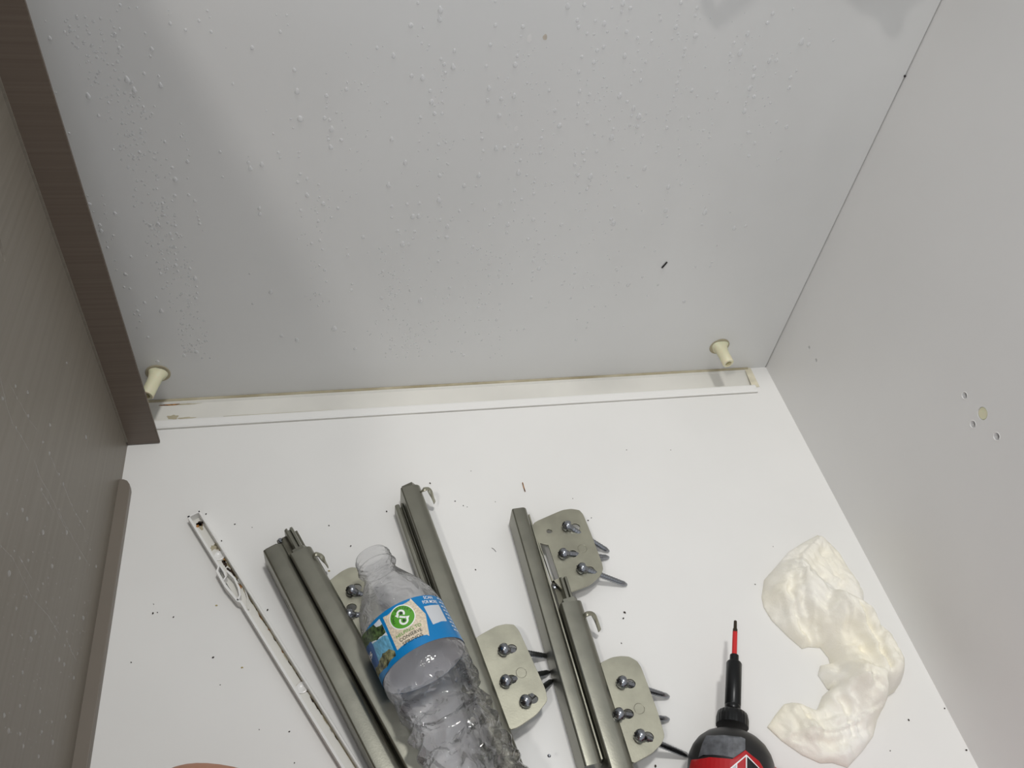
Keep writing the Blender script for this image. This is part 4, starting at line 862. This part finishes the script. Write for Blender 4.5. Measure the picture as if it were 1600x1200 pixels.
for i, (x, y, s_) in enumerate(few):
    P_, r = place(x, y, s_*0.95, 'b'); r = max(r, 0.0007)
    o = bpy.data.objects.new('water_droplet', kinds[2 if s_ > 6 and i % 3 else (1 if i % 4 else 0)]); C.objects.link(o)
    M_ = (BM_ @ Matrix.Rotation(rd.uniform(-0.15, 0.15), 3, 'Z')).to_4x4() @ Matrix.Diagonal((r, r*1.0, r, 1)); M_.translation = P_; o.matrix_world = M_
    tag(o, DL.get((x, y)) or 'clear water droplet clinging to the white back wall', 'water droplet', 'water droplets on the white back wall')
lk = dedupe(LEFT)
for i, (x, y, s_) in enumerate(lk):
    P_, r = place(x, y, s_*0.8, 'l')
    o = bpy.data.objects.new('water_droplet', kindsl[i % 2]); C.objects.link(o)
    M_ = LM_.to_4x4() @ Matrix.Diagonal((r*1.25, r, r*1.3, 1)); M_.translation = P_; o.matrix_world = M_
    tag(o, 'clear water droplet clinging to the brown left wall', 'water droplet', 'water droplets on the brown left wall')
def joined(name, items, plane, label, flatk=0.5):
    v0_, f0_ = drop_geo(8, 3, 0.3, 0.25); V = []; F = []
    Mx = BM_ if plane == 'b' else LM_
    for P_, r, k in items:
        b_ = len(V); R3 = Matrix.Rotation(rd.uniform(-0.4, 0.4), 3, 'Z')
        for q in v0_: V.append(P_+Mx @ (R3 @ Vector((q[0]*r, q[1]*r, q[2]*r*k))))
        F += [tuple(j+b_ for j in g) for g in f0_]
    o = link(name, V, F, WATER if plane == 'b' else WATERL, smooth=True); tag(o, label, 'water droplets', kind='stuff'); return o
it = [(*place(x, y, s_, 'b'), 1.0) for x, y, s_ in rest]
# faint flat beads left in a band where water ran down beside the brown strip
path = [(120, 20), (150, 90), (190, 190), (215, 260), (240, 350), (262, 420), (285, 500), (300, 555)]
for k in range(330):
    j = rd.random()*(len(path)-1); a = path[int(j)]; b = path[min(int(j)+1, len(path)-1)]; t = j-int(j)
    cx = a[0]+(b[0]-a[0])*t; cy = a[1]+(b[1]-a[1])*t; wd_ = 42-22*(j/(len(path)-1))
    it.append((*place(cx+rd.uniform(-wd_, wd_)+10, cy+rd.uniform(-12, 12), rd.uniform(3, 5.5)-1.2*j/7, 'b'), 0.45))
for cx, sp, y0, y1, n_ in [(614, 22, 380, 500, 45), (630, 40, 500, 560, 60), (560, 40, 60, 320, 40), (690, 40, 100, 560, 60), (830, 60, 60, 420, 90), (930, 60, 40, 500, 90), (1070, 60, 40, 330, 60), (1180, 50, 20, 260, 40), (490, 30, 300, 480, 30), (760, 40, 380, 560, 60)]:
    for k in range(n_): it.append((*place(rd.gauss(cx, sp*0.6), rd.uniform(y0, y1), rd.uniform(1.6, 3.2), 'b'), 0.7))
joined('tiny_water_beads', it, 'b', 'very small water beads scattered over the white back wall')
# rivulets on the left wall broken into short beads
it = []
for pts_ in [[(0, 590), (12, 640), (22, 668)], [(16, 600), (28, 625)], [(32, 630), (45, 655), (58, 672)], [(24, 668), (34, 684), (46, 705)], [(54, 720), (62, 745), (74, 765), (84, 785), (92, 805), (104, 828)], [(76, 706), (84, 725), (92, 745)], [(98, 755), (106, 775), (114, 795), (122, 808), (134, 830)], [(62, 765), (74, 782), (84, 802)], [(92, 800), (105, 825), (125, 860), (140, 885)], [(0, 852), (20, 872), (36, 905), (50, 935)], [(55, 940), (75, 962), (95, 995)], [(104, 1000), (120, 1035)], [(30, 870), (50, 905)]]:
    for a, b in zip(pts_[:-1], pts_[1:]):
        n_ = int(((a[0]-b[0])**2+(a[1]-b[1])**2)**0.5/3.2)+1
        for k in range(n_):
            t = (k+rd.random()*0.5)/n_; it.append((*place(a[0]+(b[0]-a[0])*t+rd.uniform(-.5, .5), a[1]+(b[1]-a[1])*t, rd.uniform(1.6, 3.0), 'l'), 1.2))
for k in range(160): it.append((*place(rd.uniform(0, 150), rd.uniform(740, 1190), rd.uniform(1.5, 3), 'l'), 1.0))
it = [q for q in it if q[0].z > 0.008]
joined('tiny_water_beads', it, 'l', 'very small water beads and broken runs on the brown left wall')
